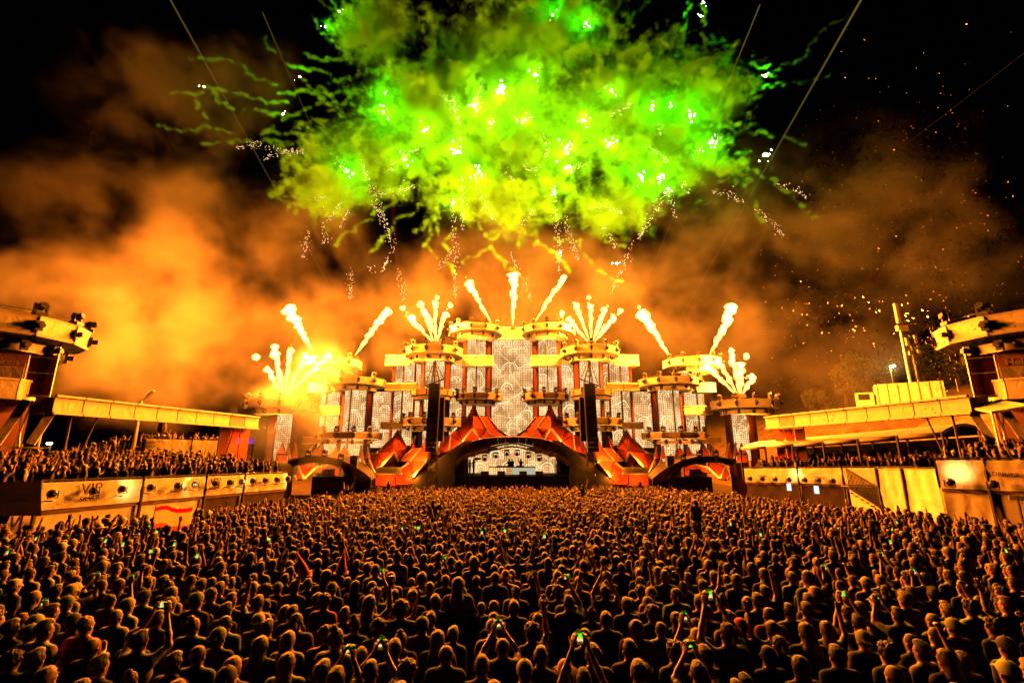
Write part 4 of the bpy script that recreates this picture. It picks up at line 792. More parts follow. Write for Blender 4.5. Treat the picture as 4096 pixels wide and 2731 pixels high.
def hand(pr,w,dirv,palm,rad=1.0,curl=.15,side=1):
    """w wrist, dirv pointing along the hand, palm normal"""
    d=Vector(dirv).normalized(); pn=Vector(palm).normalized(); a=d.cross(pn).normalized()*side; w=Vector(w); L=[]
    for k,off in enumerate((-.028,-.01,.01,.027)):   # palm rays
        L.append((w+a*off*.6,w+d*.085+a*off,.017,.015))
    for k,(off,ln) in enumerate(((-.032,.068),(-.011,.078),(.011,.074),(.031,.058))):
        b=w+d*.088+a*off; sp=a*off*.55; m=b+(d+sp*6).normalized()*ln*.5+pn*curl*.02; e=m+((d+sp*6).normalized()*(1-curl)+pn*curl).normalized()*ln*.55
        L.append((b,m,.0105,.0098)); L.append((m,e,.0098,.0085))
    t0=w+d*.03-a*.03; t1=t0+(d*.6-a*.75).normalized()*.045; t2=t1+(d*.85-a*.4).normalized()*.035; L.append((t0,t1,.014,.0115)); L.append((t1,t2,.0115,.0095))
    for p,q,r1,r2 in L: pr.append(('s',p,q,r1,r2,.012))
def person_prims(pose):
    S=[];  # (group,p,q,r1,r2,k)
    def c(g,p,q,r1,r2,k=.03): S.append((g,Vector(p),Vector(q),r1,r2,k))
    # legs
    for s in (-1,1):
        c('t',(s*.09,0,.92),(s*.11,.02,.50),.088,.062); c('t',(s*.11,.02,.50),(s*.12,-.01,.09),.06,.042); c('t',(s*.12,-.03,.05),(s*.13,.14,.03),.042,.036)
    # torso
    c('t',(-.07,0,.95),(.07,0,.95),.125,.125,.05); c('j',(-.05,.0,1.08),(.05,.0,1.08),.118,.118,.06); c('j',(-.085,.0,1.26),(.085,.0,1.26),.122,.122,.06); c('j',(-.14,-.005,1.40),(.14,-.005,1.40),.075,.075,.06)
    c('j',(-.06,-.02,1.38),(.06,-.02,1.38),.10,.10,.05)
    c('s',(0,-.015,1.40),(0,.008,1.53),.066,.060,.05); [c('j',(s*.03,-.02,1.455),(s*.15,-.01,1.42),.05,.052,.05) for s in (-1,1)]     # neck
    sh={-1:Vector((-.185,-.005,1.405)),1:Vector((.185,-.005,1.405))}; J=pose
    for s in (-1,1):
        e,w,hd,pm,cu=J[s]; e=Vector(e);w=Vector(w); m=sh[s].lerp(e,.55); c('j',sh[s],m,.062,.054,.05); c('s',m-(e-sh[s])*.04,e,.047,.040,.012); c('s',e,e.lerp(w,.35),.040,.041,.02); c('s',e.lerp(w,.3),w,.041,.026,.02)
        hp=[]; hand(hp,w,hd,pm,curl=cu,side=s)
        S.extend(hp)
    return S
def build_body(pose,name,cell=.0115):
    S=person_prims(pose); pr=[]
    for g,p,q,r1,r2,k in S:
        r=max(r1,r2); bb=(np.minimum(p,q)-r-.02,np.maximum(p,q)+r+.02); pr.append(('c',(tuple(p),tuple(q),r1,r2),k,bb))
    def e(c,r,k): pr.append(('e',(c,r),k,(np.array(c)-np.array(r)-.02,np.array(c)+np.array(r)+.02)))
    z=HZ
    e((0,-.008,z+.03),(.082,.099,.090),.03); e((0,.022,z-.035),(.064,.077,.083),.03); e((0,.05,z-.085),(.035,.04,.028),.025)  # cranium, face, chin
    e((0,.103,z-.022),(.012,.02,.024),.012); e((0,.092,z-.068),(.024,.012,.008),.008); e((0,.08,z+.02),(.055,.02,.016),.015)
    for s in (-1,1): e((s*.086,-.002,z-.015),(.011,.02,.032),.008); e((s*.03,.099,z+.0),(.014,.012,.010),-1)
    P_=np.array([list(a[1]) for a in S]+[list(a[2]) for a in S]); lo=np.minimum(P_.min(0),[-.25,-.2,0])-.06; hi=np.maximum(P_.max(0),[.25,.2,1.80])+.06
    V,Q=surface(pr,cell,lo,hi)
    # groups per face by nearest primitive
    C=V[Q].mean(1); best=np.full(len(C),9.); grp=np.zeros(len(C),int)
    code={'s':0,'j':1,'t':2}
    for g,p,q,r1,r2,k in S:
        d=cap(C,tuple(p),tuple(q),r1,r2); m=d<best; best[m]=d[m]; grp[m]=code[g]
    hd=(C[:,2]>1.53)&(np.abs(C[:,0])<.12)&(np.abs(C[:,1])<.15); grp[hd]=0
    for s in (-1,1): grp[np.linalg.norm((C-np.array([s*.03,.092,z]))/np.array([.014,.02,.008]),axis=1)<1]=3
    return np_mesh(name,V,Q,grp,[SKIN,SHIRT,TROU,EYE])
def jit(V,amp,fr,seed):
    out=V.copy(); c=np.array([0,0,HZ])
    for i in range(len(V)):
        p=V[i]; n=noise.noise((p[0]*fr+seed,p[1]*fr,p[2]*fr*.6)); d=p-c; out[i]=p+d/max(np.linalg.norm(d),1e-6)*amp*n
    return out
def build_hair(kind,name,cell=.009):
    z=HZ; pr=[]
    def e(c,r,k): pr.append(('e',(c,r),k,(np.array(c)-np.array(r)-.02,np.array(c)+np.array(r)+.02)))
    def c(p,q,r1,r2,k): r=max(r1,r2); pr.append(('c',(p,q,r1,r2),k,(np.minimum(p,q)-r-.02,np.maximum(p,q)+r+.02)))
    m=[HAIR]; amp,fr=.008,70; cutz=None
    if kind=='buzz': e((0,-.012,z+.035),(.088,.104,.092),0); amp,fr=.002,120
    elif kind=='short': e((0,-.014,z+.042),(.098,.114,.102),0); e((0,.035,z+.115),(.055,.05,.03),.03); amp,fr=.007,45
    elif kind=='crew': e((0,-.012,z+.036),(.090,.106,.093),0); e((0,.01,z+.105),(.062,.085,.04),.02); amp,fr=.004,60
    elif kind=='curly': e((0,-.016,z+.05),(.115,.128,.115),0); amp,fr=.026,34
    elif kind=='long':
        e((0,-.014,z+.040),(.098,.114,.102),0); c((0,-.055,z),(0,-.085,z-.22),.082,.10,.04); c((-.03,-.085,z-.2),(-.04,-.10,z-.42),.085,.06,.05); c((.03,-.085,z-.2),(.04,-.10,z-.40),.085,.06,.05); amp,fr=.006,32
    elif kind=='bob': e((0,-.014,z+.040),(.102,.116,.104),0); c((0,-.03,z),(0,-.035,z-.11),.095,.09,.04); amp,fr=.006,32
    elif kind=='bun': e((0,-.013,z+.036),(.090,.106,.096),0); e((0,-.06,z+.145),(.045,.045,.04),.015); amp,fr=.010,60
    elif kind=='ponytail': e((0,-.013,z+.036),(.090,.106,.096),0); c((0,-.10,z+.07),(0,-.15,z-.02),.03,.04,.02); c((0,-.15,z-.02),(0,-.13,z-.24),.042,.018,.02); amp,fr=.010,60
    elif kind in ('cap','capback'):
        e((0,-.01,z+.05),(.100,.115,.102),0); f=1 if kind=='cap' else -1; m=[HATM]; amp=0
        for a in (-.05,-.025,0,.025,.05): c((a,f*.085,z+.055),(a*1.1,f*(.185-abs(a)*.7),z+.035),.012,.007,.012)
        e((0,0,z+.157),(.012,.012,.01),.01)
    elif kind=='sunhat':
        e((0,-.008,z+.075),(.093,.106,.09),0); m=[HATM]; amp=.004; fr=30
        for k in range(24):
            a=k*math.pi/12; c((.09*math.cos(a),.10*math.sin(a),z+.055),(.165*math.cos(a),.175*math.sin(a),z+.035),.012,.007,.014)
    elif kind=='bucket':
        e((0,-.008,z+.07),(.094,.108,.09),0); m=[HATM]; amp=.003; fr=25
        for k in range(24):
            a=k*math.pi/12; c((.09*math.cos(a),.10*math.sin(a),z+.05),(.128*math.cos(a),.14*math.sin(a),z+.005),.010,.007,.014)
    def post(g,ax):   # hair line: keep the face free
        X,Y,Z=np.meshgrid(*ax,indexing='ij')
        line={'long':-.6,'bob':-.2,'ponytail':-.03,'bun':-.03}.get(kind,-.088)
        if kind in ('cap','capback','sunhat','bucket'): return np.maximum(g,(z+ (.0 if kind!='bucket' else -.03)) - Z)
        face=np.maximum(Y-.052+ (Z-z-.02)*-.35, Z-z-.075) if kind not in('bald',) else g
        cutf=-np.maximum(-(Y-(.03 if kind not in('long','bob') else .02)),Z-(z+.085))  # positive where in front and below fringe
        g=np.maximum(g,cutf); low=(z+line)-Z
        if kind in('buzz','short','crew','curly'): low=np.maximum(low,(z-.0)-Z - (.0-Y)*.9)
        return np.maximum(g,low)
    V,Q=surface(pr,cell,(-.24,-.28,z-.62),(.24,.26,z+.25),post)
    if amp: V=jit(V,amp,fr,len(kind)*3.1)
    return np_mesh(name,V,Q,None,m)
dn=lambda s:((s*.235,-.03,1.15),(s*.22,.08,.92),(0,.15,-1),(-s,0,0),.3)          # arm down
cr=lambda s:((s*.25,.02,1.17),(s*.10,.24,1.24),(-s*.6,.5,.5),(0,-1,.3),.5)        # arm folded in front
up=lambda s:((s*.29,.10,1.56),(s*.26,.14,1.83),(s*.1,.1,1),(0,1,0),.15)           # arm raised
up2=lambda s:((s*.36,.02,1.58),(s*.42,.06,1.84),(s*.35,.1,1),(0,1,0),.05)         # arm raised wide
ph=lambda s:((s*.24,.22,1.47),(s*.075,.34,1.70),(-s*.25,.15,1),(-s*.8,.5,0),.6)   # holding something in front, high
ph2=lambda s:((s*.26,.17,1.53),(s*.10,.27,1.86),(-s*.2,.15,1),(-s*.8,.5,0),.6)
cl=lambda s:((s*.22,.16,1.55),(s*.045,.18,1.90),(-s*.1,.05,1),(-s,0,0),.05)       # clapping overhead
fist=lambda s:((s*.27,.14,1.55),(s*.22,.22,1.82),(0,.2,1),(0,1,0),.9)
POSES={'down':(dn(-1),dn(1)),'fold':(cr(-1),cr(1)),'mix':(dn(-1),cr(1)),'leftup':(up(-1),dn(1)),'rightup':(dn(-1),up(1)),'bothup':(up2(-1),up2(1)),'phone':(ph(-1),ph(1)),'phonehigh':(ph2(-1),ph2(1)),'clap':(cl(-1),cl(1)),'fist':(cr(-1),fist(1)),'phoneone':(dn(-1),ph2(1))}
BODY={};BODYM={};BODYF={}
for k,(l,r) in POSES.items():
    full=build_body({-1:l,1:r},'person_body'); BODY[k]=reduce(full,.30,'person_body'); BODYM[k]=reduce(full,.032,'crowd_mid'); BODYF[k]=reduce(full,.0115,'crowd_far'); bpy.data.meshes.remove(full)
HAIRM={};HM={};HF={}
for k in ('buzz','short','crew','curly','long','bob','bun','ponytail','cap','capback','sunhat','bucket'):
    f=build_hair(k,'hair_'+k); HAIRM[k]=reduce(f,.6,'hair'); HM[k]=reduce(f,.12,'hm'); HF[k]=reduce(f,.035,'hf'); bpy.data.meshes.remove(f)
# phone
mb=MB(); mb.box((0,0,0),(.078,.009,.16)); PHB=mb.mesh('phone',[BLACK]); mb=MB(); mb.box((0,-.0055,0),(.070,.002,.148)); 
def screen_mat():
    m=bpy.data.materials.new('phone_screen_picture'); m.use_nodes=True; t=m.node_tree; t.nodes.remove(t.nodes['Principled BSDF']); N=t.nodes.new; L=t.links.new
    tc=N('ShaderNodeTexCoord'); sx=N('ShaderNodeSeparateXYZ'); L(tc.outputs['Object'],sx.inputs[0]); mr=N('ShaderNodeMapRange'); mr.inputs[1].default_value=-.074; mr.inputs[2].default_value=.074; L(sx.outputs[2],mr.inputs[0]); nz=N('ShaderNodeTexNoise'); nz.inputs['Scale'].default_value=45; L(tc.outputs['Object'],nz.inputs['Vector'])
    ad=N('ShaderNodeMath'); ad.operation='MULTIPLY_ADD'; ad.inputs[1].default_value=.35; L(nz.outputs[0],ad.inputs[0]); L(mr.outputs[0],ad.inputs[2]); cr=N('ShaderNodeValToRGB'); e=cr.color_ramp.elements; e[0].position=.15; e[0].color=(.01,.006,.003,1); e[1].position=1.1; e[1].color=(.02,.05,.0,1)
    for p,c in ((.36,(.2,.08,.01,1)),(.45,(1,.85,.4,1)),(.58,(1,.5,.06,1)),(.74,(.12,.9,.05,1)),(.9,(.2,.8,.02,1))): el=e.new(p); el.color=c
    L(ad.outputs[0],cr.inputs[0]); em=N('ShaderNodeEmission'); em.inputs[1].default_value=1.1; L(cr.outputs[0],em.inputs[0]); L(em.outputs[0],t.nodes['Material Output'].inputs[0]); return m
PHS=mb.mesh('screen',[screen_mat()])
HCOL={'dark':(.012,.008,.006),'brown':(.028,.016,.009),'light brown':(.08,.045,.022),'blond':(.22,.14,.06)}
SCOL={'black':(.012,.012,.013),'grey':(.10,.10,.10),'white':(.32,.29,.25),'navy':(.014,.02,.045),'red':(.20,.018,.018),'olive':(.055,.055,.025),'beige':(.24,.19,.12)}
KCOL={'white':(.45,.4,.33),'black':(.015,.015,.015),'beige':(.33,.26,.14),'olive':(.13,.15,.04),'red':(.3,.02,.03),'straw':(.42,.3,.13)}
HW={'buzz':'shaved {} hair','short':'short {} hair','crew':'cropped {} hair','curly':'curly {} hair','long':'long {} hair','bob':'bobbed {} hair','bun':'{} hair in a bun','ponytail':'{} ponytail','cap':'{} cap','capback':'backward {} cap','sunhat':'wide {} hat','bucket':'{} bucket hat'}
AW={'leftup':'left arm up','rightup':'right arm up','bothup':'both arms up','clap':'hands together overhead','fist':'fist up','phone':'holding a phone','phonehigh':'phone held high','phoneone':'phone in one hand'}
# key people read off the photograph: head px, py, hair, hair colour, shirt, pose
KEY=[(206,2449,'short','dark','black','down'),(290,2491,'cap','black','black','down'),(463,2468,'buzz','blond','white','down'),(510,2425,'capback','beige','white','down'),(542,2552,'short','brown','black','down'),(627,2477,'crew','dark','black','mix'),(772,2505,'bun','blond','beige','down'),(903,2444,'short','dark','black','down'),(1043,2585,'long','blond','grey','down'),(790,2622,'buzz','brown','grey','down'),(692,2655,'short','dark','black','mix'),(931,2672,'long','blond','black','down'),(397,2664,'short','dark','black','down'),(365,2590,'buzz','light brown','navy','down'),(140,2640,'short','dark','black','down'),(42,2514,'short','dark','black','down'),(140,2495,'cap','beige','white','down'),(678,2420,'cap','olive','black','down'),(56,2346,'bucket','white','black','down'),(300,2360,'cap','white','grey','phone'),
(1169,2456,'short','brown','black','down'),(1153,2562,'long','blond','white','down'),(1148,2655,'long','light brown','beige','down'),(1304,2546,'curly','dark','white','down'),(1290,2690,'short','blond','grey','down'),(1418,2499,'bun','brown','grey','mix'),(1577,2600,'short','dark','black','down'),(1784,2621,'buzz','light brown','black','down'),(1927,2668,'crew','brown','black','down'),(2010,2590,'buzz','light brown','white','phone'),(1969,2515,'capback','beige','beige','down'),(2022,2308,'sunhat','straw','white','down'),(1741,2409,'short','dark','grey','down'),(1651,2388,'short','dark','black','down'),(1503,2382,'curly','brown','white','phoneone'),(1328,2356,'capback','beige','black','down'),(1688,2504,'capback','olive','black','down'),(1513,2515,'curly','dark','black','mix'),(1630,2690,'curly','brown','navy','down'),(1480,2690,'crew','dark','black','phone'),(1345,2720,'short','dark','black','phone'),
(2371,2620,'short','dark','black','down'),(2519,2600,'crew','brown','black','down'),(2127,2531,'curly','light brown','black','rightup'),(2339,2547,'buzz','dark','grey','down'),(2424,2483,'short','dark','black','down'),(2546,2515,'bob','dark','black','down'),(2610,2456,'curly','dark','navy','down'),(2827,2451,'crew','dark','black','down'),(2917,2478,'short','dark','beige','down'),(2964,2515,'sunhat','red','white','down'),(2790,2557,'bucket','beige','grey','phone'),(2821,2626,'short','brown','beige','down'),(2700,2610,'curly','brown','black','down'),(2795,2695,'short','brown','navy','phone'),(2556,2690,'short','light brown','black','down'),(2604,2377,'capback','beige','white','down'),(2811,2345,'short','dark','beige','bothup'),(2233,2372,'curly','dark','black','bothup'),(2466,2244,'short','dark','black','down'),(2335,2725,'crew','dark','black','phonehigh'),
(3159,2446,'crew','dark','beige','down'),(3228,2441,'short','dark','black','down'),(3350,2626,'short','dark','black','down'),(3551,2615,'curly','brown','navy','down'),(3689,2605,'short','brown','beige','down'),(3816,2510,'cap','olive','black','down'),(3975,2510,'curly','dark','black','down'),(3922,2409,'buzz','brown','navy','down'),(3594,2462,'crew','brown','grey','phone'),(3435,2494,'short','dark','olive','phonehigh'),(3456,2562,'capback','olive','grey','down'),(3466,2335,'cap','white','white','down'),(3652,2377,'bucket','black','black','down'),(3594,2292,'short','dark','beige','phonehigh'),(3170,2313,'short','dark','white','down'),(3784,2640,'long','brown','black','fist'),(4028,2589,'cap','black','grey','down'),(4035,2690,'cap','beige','black','down'),(3201,2668,'bob','brown','black','down'),(3578,2706,'buzz','light brown','black','down'),(2420,2370,'short','dark','black','clap'),(2560,2330,'ponytail','dark','beige','rightup'),(3060,2370,'short','brown','white','rightup'),(3090,2520,'long','dark','black','leftup')]
PEOPLE=[]
def occupied(x,y,d): return any((x-p[0])**2+(y-p[1])**2<d*d for p in PEOPLE[-1200:])
for (px,py,h,hc,sc,po) in KEY:
    p=onplane(px,py,HZ); PEOPLE.append((p.x,p.y,h,hc,sc,po,1.0))
def edge(y):   # lateral limits of the standing field
    return (-19.3+(y-19.9)*.30+.9 if y>18 else -40, 22-(y-20)*.21-.9 if y>18 else 40)
GRIDC={}
for p in PEOPLE: GRIDC.setdefault((int(p[0]//.8),int(p[1]//.8)),[]).append(p)
def free(x,y,d):
    a,b=int(x//.8),int(y//.8)
    for i in (-1,0,1):
        for j in (-1,0,1):
            for p in GRIDC.get((a+i,b+j),()):
                if (x-p[0])**2+(y-p[1])**2<d*d: return False
    return True
def rnd_look(r,y):
    h=r.choices(('short','crew','buzz','curly','long','bob','bun','ponytail','cap','capback','sunhat','bucket'),(24,18,9,9,16,5,4,7,6,5,.6,2))[0]
    hc=r.choice(list(KCOL)[:4]) if h in('cap','capback','bucket') else 'straw' if h=='sunhat' else r.choices(('dark','brown','light brown','blond'),(45,28,15,12))[0]
    sc=r.choices(('black','grey','white','navy','red','olive','beige'),(52,9,15,9,3,5,7))[0]
    po=r.choices(('down','mix','fold','leftup','rightup','bothup','phone','phonehigh','clap','fist','phoneone'),(34,14,10,6,7,5.5,2.5,2,3,4,2) if y>12 else (62,16,8,2,2.5,1.5,1.2,1,.8,1.5,1))[0]
    return h,hc,sc,po
rp=random.Random(21)
y=4.6
while y<48.2:
    dx=.46 if y<14 else .50; lo,hi=edge(y); half=y*1.16+1.0; lo=max(lo,-half); hi=min(hi,half); x=lo+rp.random()*.4
    while x<hi:
        X=x+rp.uniform(-.13,.13); Y_=y+rp.uniform(-.2,.2)
        if free(X,Y_,.40):
            h,hc,sc,po=rnd_look(rp,Y_)
            if Y_<6.2 and po not in('down','mix','fold'): po='down'
            p=(X,Y_,h,hc,sc,po,rp.gauss(.985,.055)); PEOPLE.append(p); GRIDC.setdefault((int(X//.8),int(Y_//.8)),[]).append(p)
        x+=dx*rp.uniform(.85,1.25)
    y+=.52 if y<14 else .60
def facing(x,y): return math.atan2(-(0-x),62-y)+0.0
def inview(p):
    z=gz(p[1])+HZ; d=Vector((p[0],p[1],z-CAMZ)); f=d.y*math.cos(TH)+d.z*math.sin(TH); u=d.x/f*F; v=(d.z*math.cos(TH)-d.y*math.sin(TH))/f*F
    return abs(u)<2048+120 and v>-1365-150
PEOPLE=[p for p in PEOPLE if inview(p)]
PEOPLE.sort(key=lambda p:p[1])
NEAR=PEOPLE[:300]; REST=PEOPLE[300:]
ORD=['first','second','third','fourth','fifth','sixth','seventh','eighth','ninth','tenth','eleventh','twelfth','thirteenth','fourteenth','fifteenth','sixteenth','seventeenth','eighteenth','nineteenth','twentieth']
def ordn(k): return ORD[k] if k<20 else f'{k+1}th' if (k+1)%10 not in (1,2,3) else f'{k+1}'+{1:'st',2:'nd',3:'rd'}[(k+1)%10]
rows=[NEAR[i:i+25] for i in range(0,300,25)]
def add_phone(b,po,sc_,label):
    if po=='phone': lp=Vector((0,.375,1.80)); rot=0
    elif po=='phonehigh': lp=Vector((0,.31,1.96)); rot=0
    else: lp=Vector((.07,.31,1.96)); rot=0
    M=Matrix.Translation(b.location)@Matrix.Rotation(b.rotation_euler.z,4,'Z')@Matrix.Scale(sc_,4); w=M@lp
    o=link('phone',PHB,None,w,b.rotation_euler.z); land=rp.random()<.3; o.rotation_euler=(R(-14),R(90) if land else 0,b.rotation_euler.z); tag(o,label,'phone','phones held up in the crowd'); link('screen',PHS,o); return o
for ri,row in enumerate(rows):
    row.sort(key=lambda p:p[0])
    for k,(x,y,h,hc,sc,po,hs) in enumerate(row):
        b=link('person',BODY[po],None,(x,y,gz(y)-.01),facing(x,y)+rp.gauss(0,.12)); b.scale=(hs*rp.uniform(.96,1.06),hs,hs); b.color=(*[c*rp.uniform(.7,1.3) for c in SCOL[sc]],1)
        ps=AW.get(po); where=f'{ordn(k)} from left in the {ordn(ri)} crowd row from the bottom' if ri else f'{ordn(k)} from left in the bottom crowd row'
        lab=f'person with {HW[h].format(hc)}'+(f', {ps}' if ps and ri and len(ps.split())<3 else f', {sc} top' if not ps or ri==0 else '')+', '+where
        w=lab.split()
        if len(w)>16: lab=f'person with {HW[h].format(hc)}, {where}'
        if len(lab.split())>16: lab=f'person, {HW[h].format(hc)}, {ordn(k)} from left, {ordn(ri)} crowd row from bottom'
        tag(b,lab,'person','people standing in the nearest crowd rows')
        hat=h in('cap','capback','sunhat','bucket'); o=link('hat' if hat else 'hair',HAIRM[h],b); o.color=(*[c*rp.uniform(.75,1.25) for c in (KCOL[hc] if hat else HCOL[hc])],1); o.rotation_euler=(0,0,0); o.location=(0,0,0)
        if hat and h!='sunhat':
            o2=link('hair',HAIRM['buzz'],b); o2.color=(*HCOL['brown'],1)
        if po.startswith('phone'): add_phone(b,po,hs,f'glowing phone held by the {ordn(k)} person from left in the {ordn(ri)} crowd row')
# ---------------------------------------------------------------- the rest of the crowd as joined meshes
def arrs(me):
    V=np.empty(len(me.vertices)*3,np.float32); me.vertices.foreach_get('co',V); me.calc_loop_triangles(); T=np.empty(len(me.loop_triangles)*3,np.int32); me.loop_triangles.foreach_get('vertices',T); mi=np.empty(len(me.loop_triangles),np.int32); me.loop_triangles.foreach_get('material_index',mi); return V.reshape(-1,3),T.reshape(-1,3),mi
AB={k:arrs(m) for k,m in BODYM.items()}; AF={k:arrs(m) for k,m in BODYF.items()}; HB={k:arrs(m) for k,m in HM.items()}; HFF={k:arrs(m) for k,m in HF.items()}
CW=mat('crowd_mixed_cloth_skin_hair',(.1,.1,.1),.6,var=.1,scale=5,sheen=.0,spec=.15)
t=CW.node_tree; at=t.nodes.new('ShaderNodeAttribute'); at.attribute_name='tint'; vm=[n for n in t.nodes if n.type=='VECT_MATH'][0]; t.links.new(at.outputs['Color'],vm.inputs[0])
def crowd_mesh(name,plist,mid,label):
    VS=[];TS=[];CS=[];n=0; r=random.Random(len(plist))
    B,H=(AB,HB) if mid else (AF,HFF)
    for (x,y,z,h,hc,sc,po,hs,rz) in plist:
        c,s=math.cos(rz),math.sin(rz); sk=np.array((.30,.17,.11))*r.uniform(.5,1.1); hat=h in('cap','capback','sunhat','bucket')
        for (V,T,mi),isb in ((B[po],True),(H[h],False)):
            W=V*hs; Q=np.empty_like(W); Q[:,0]=W[:,0]*c-W[:,1]*s+x; Q[:,1]=W[:,0]*s+W[:,1]*c+y; Q[:,2]=W[:,2]+z; VS.append(Q); TS.append(T+n); n+=len(V)
            if isb: pal=.75*np.array([sk*.9,np.array(SCOL[sc])*r.uniform(.6,1.3),(.03,.03,.035),(.02,.02,.02)]); CS.append(pal[mi])
            else: CS.append(np.tile(np.array(KCOL[hc] if hat else HCOL[hc])*r.uniform(.7,1.3),(len(T),1)))
    V=np.concatenate(VS);T=np.concatenate(TS);C=np.concatenate(CS); me=np_mesh2(name,V,T); a=me.attributes.new('tint','FLOAT_COLOR','FACE'); a.data.foreach_set('color',np.concatenate([C,np.ones((len(C),1))],1).astype(np.float32).ravel()); me.materials.append(CW); o=link(name,me); tag(o,label,'crowd',None,'stuff'); return o
def np_mesh2(name,V,T):
    me=bpy.data.meshes.new(name); me.vertices.add(len(V)); me.vertices.foreach_set('co',V.astype(np.float32).ravel()); me.loops.add(T.size); me.loops.foreach_set('vertex_index',T.astype(np.int32).ravel()); me.polygons.add(len(T)); me.polygons.foreach_set('loop_start',np.arange(0,T.size,3,dtype=np.int32)); me.polygons.foreach_set('loop_total',np.full(len(T),3,dtype=np.int32)); me.polygons.foreach_set('use_smooth',np.ones(len(T),bool)); me.update(calc_edges=True); return me
def ext(p): x,y,h,hc,sc,po,hs=p; return (x,y,gz(y)-.01,h,hc,sc,po,hs,facing(x,y)+rp.gauss(0,.2))
mid=[ext(p) for p in REST if p[1]<20]; far=[ext(p) for p in REST if p[1]>=20]
crowd_mesh('crowd_middle',mid,True,'dense middle part of the standing crowd, backs to the camera')
crowd_mesh('crowd_far',far,False,'far part of the standing crowd reaching to the stage barrier')
for k,p in enumerate(sorted([p for p in REST if p[1]<26 and rp.random()<.03][:26],key=lambda p:p[0]/p[1])):   # glowing phones further off
    x,y=p[0],p[1]; o=link('phone',PHB,None,(x,y,gz(y)+rp.uniform(1.85,2.1)),facing(x,y)); o.rotation_euler=(R(-14),R(90) if rp.random()<.3 else 0,facing(x,y)); tag(o,f'small glowing phone raised in the middle crowd, {ordn(k)} from the left','phone','phones raised in the middle crowd'); link('screen',PHS,o)
dl=[];dr=[]
for k in range(7):   # riders on shoulders in the far crowd
    pass
for (x,y,z,w) in SPOTS:
    h,hc,sc,po=rnd_look(rp,20); po=rp.choices(('down','fold','mix','leftup','rightup','bothup','phone','fist','clap'),(20,22,16,9,9,4,7,6,2))[0]
    (dl if x<0 else dr).append((x,y,z,h,hc,sc,po,rp.gauss(.98,.05),math.atan2(x*.95,58-y)+rp.gauss(0,.35)))
crowd_mesh('crowd_on_left_decks',dl,False,'people packed along the rails of the left decks and stairs')
crowd_mesh('crowd_on_right_decks',dr,False,'people packed along the rails of the right decks under the tent')
# people on the arch stage and stand-outs in the crowd
def lone(x,y,z,rz,po,h,hc,sc,label,hs=1.):
    b=link('person',BODY[po],None,(x,y,z),rz); b.scale=(hs,)*3; b.color=(*SCOL[sc],1); tag(b,label,'person'); o=link('hair',HAIRM[h],b); o.color=(*HCOL[hc],1); return b
for (px,po,h,lab) in ((1138,'fold','cap','person in black leaning over the left half of the DJ booth'),(1170,'mix','short','person half hidden behind the middle of the DJ booth'),(1272,'fist','short','person with one fist raised behind the right half of the DJ booth')):
    c=Zw(px,800,56.9); lone(c.x,56.9,SFZ,math.pi,po,'short','dark','black',lab)
c=Zw(672,880,55.5); lone(c.x,55.5,SFZ,-1.2,'fold','short','dark','black','person in black standing left of the camera operator on the arch stage')
c=Zw(715,880,55.2); b=lone(c.x,55.2,SFZ,-1.0,'phone','cap' if 0 else 'short','dark','black','camera operator in black at the left of the arch stage')
cm=root('video_camera',(c.x+.3,55,SFZ+1.65),'black video camera on the shoulder of the stage operator','camera'); mb=MB(); mb.box((c.x+.35,55.05,SFZ+1.78),(.55,.22,.26)); mk('camera_body',mb,[BLACK],cm); mb=MB(); mb.tube([(c.x+.62,55.05,SFZ+1.78),(c.x+.85,55.05,SFZ+1.78)],[.08,.11],10); mk('lens',mb,[BLACK],cm)
for (px,py,lab) in ((1733,2010,'person in a dark jacket riding on shoulders with arms out, left of centre'),(1390,1950,'person riding on shoulders in the far crowd before the small left arch'),(1555,1930,'person riding on shoulders before the left stage skirt'),(2560,1930,'person riding on shoulders before the right stage skirt'),(2330,1945,'person riding on shoulders near the right speaker tower'),(2780,2010,'person with dark hair riding on shoulders, right of centre')):
    p=onplane(px,py,2.35); lone(p.x,p.y,p.z-HZ,facing(p.x,p.y),'bothup' if px!=2780 else 'down','long','dark','black',lab)
# flag and party hats
fp=onplane(690,2075,2.0); fl=root('crowd_flag',(fp.x,fp.y,gz(fp.y)),'pale flag with a red corner held up in the left crowd','flag')
def cloth_through(name,col):
    m=mat(name,col,.7); t=m.node_tree; b=t.nodes['Principled BSDF']; tl=t.nodes.new('ShaderNodeBsdfTranslucent'); tl.inputs[0].default_value=(*col,1); mx=t.nodes.new('ShaderNodeMixShader'); mx.inputs[0].default_value=.6; t.links.new(b.outputs[0],mx.inputs[1]); t.links.new(tl.outputs[0],mx.inputs[2]); t.links.new(mx.outputs[0],t.nodes['Material Output'].inputs[0]); return m
for k,(m,z0,z1) in enumerate(((cloth_through('red_flag_cloth',(.6,.05,.03)),.28,.42),(cloth_through('pale_flag_cloth',(.8,.72,.5)),-.2,.28),(cloth_through('orange_flag_cloth',(.65,.3,.1)),-.36,-.2))):
    mb=MB(); vs=[]; 
    for i in range(9):
        for z in (z0,z1): vs.append((fp.x-.7+i*.17,fp.y+.1*math.sin(i*1.1),fp.z+z+.06*math.sin(i*.8)))
    n0=len(vs); mb.add(vs+[(x,y+.01,z) for x,y,z in vs],[(2*i,2*i+2,2*i+3,2*i+1) for i in range(8)]+[(n0+2*i+1,n0+2*i+3,n0+2*i+2,n0+2*i) for i in range(8)]); mk('flag_stripe',mb,[m],fl,True)
mb=MB(); mb.tube([(fp.x-.72,fp.y,fp.z-.6),(fp.x-.72,fp.y,fp.z+.5)],.015,6); mk('flag_pole',mb,[BLACK],fl)
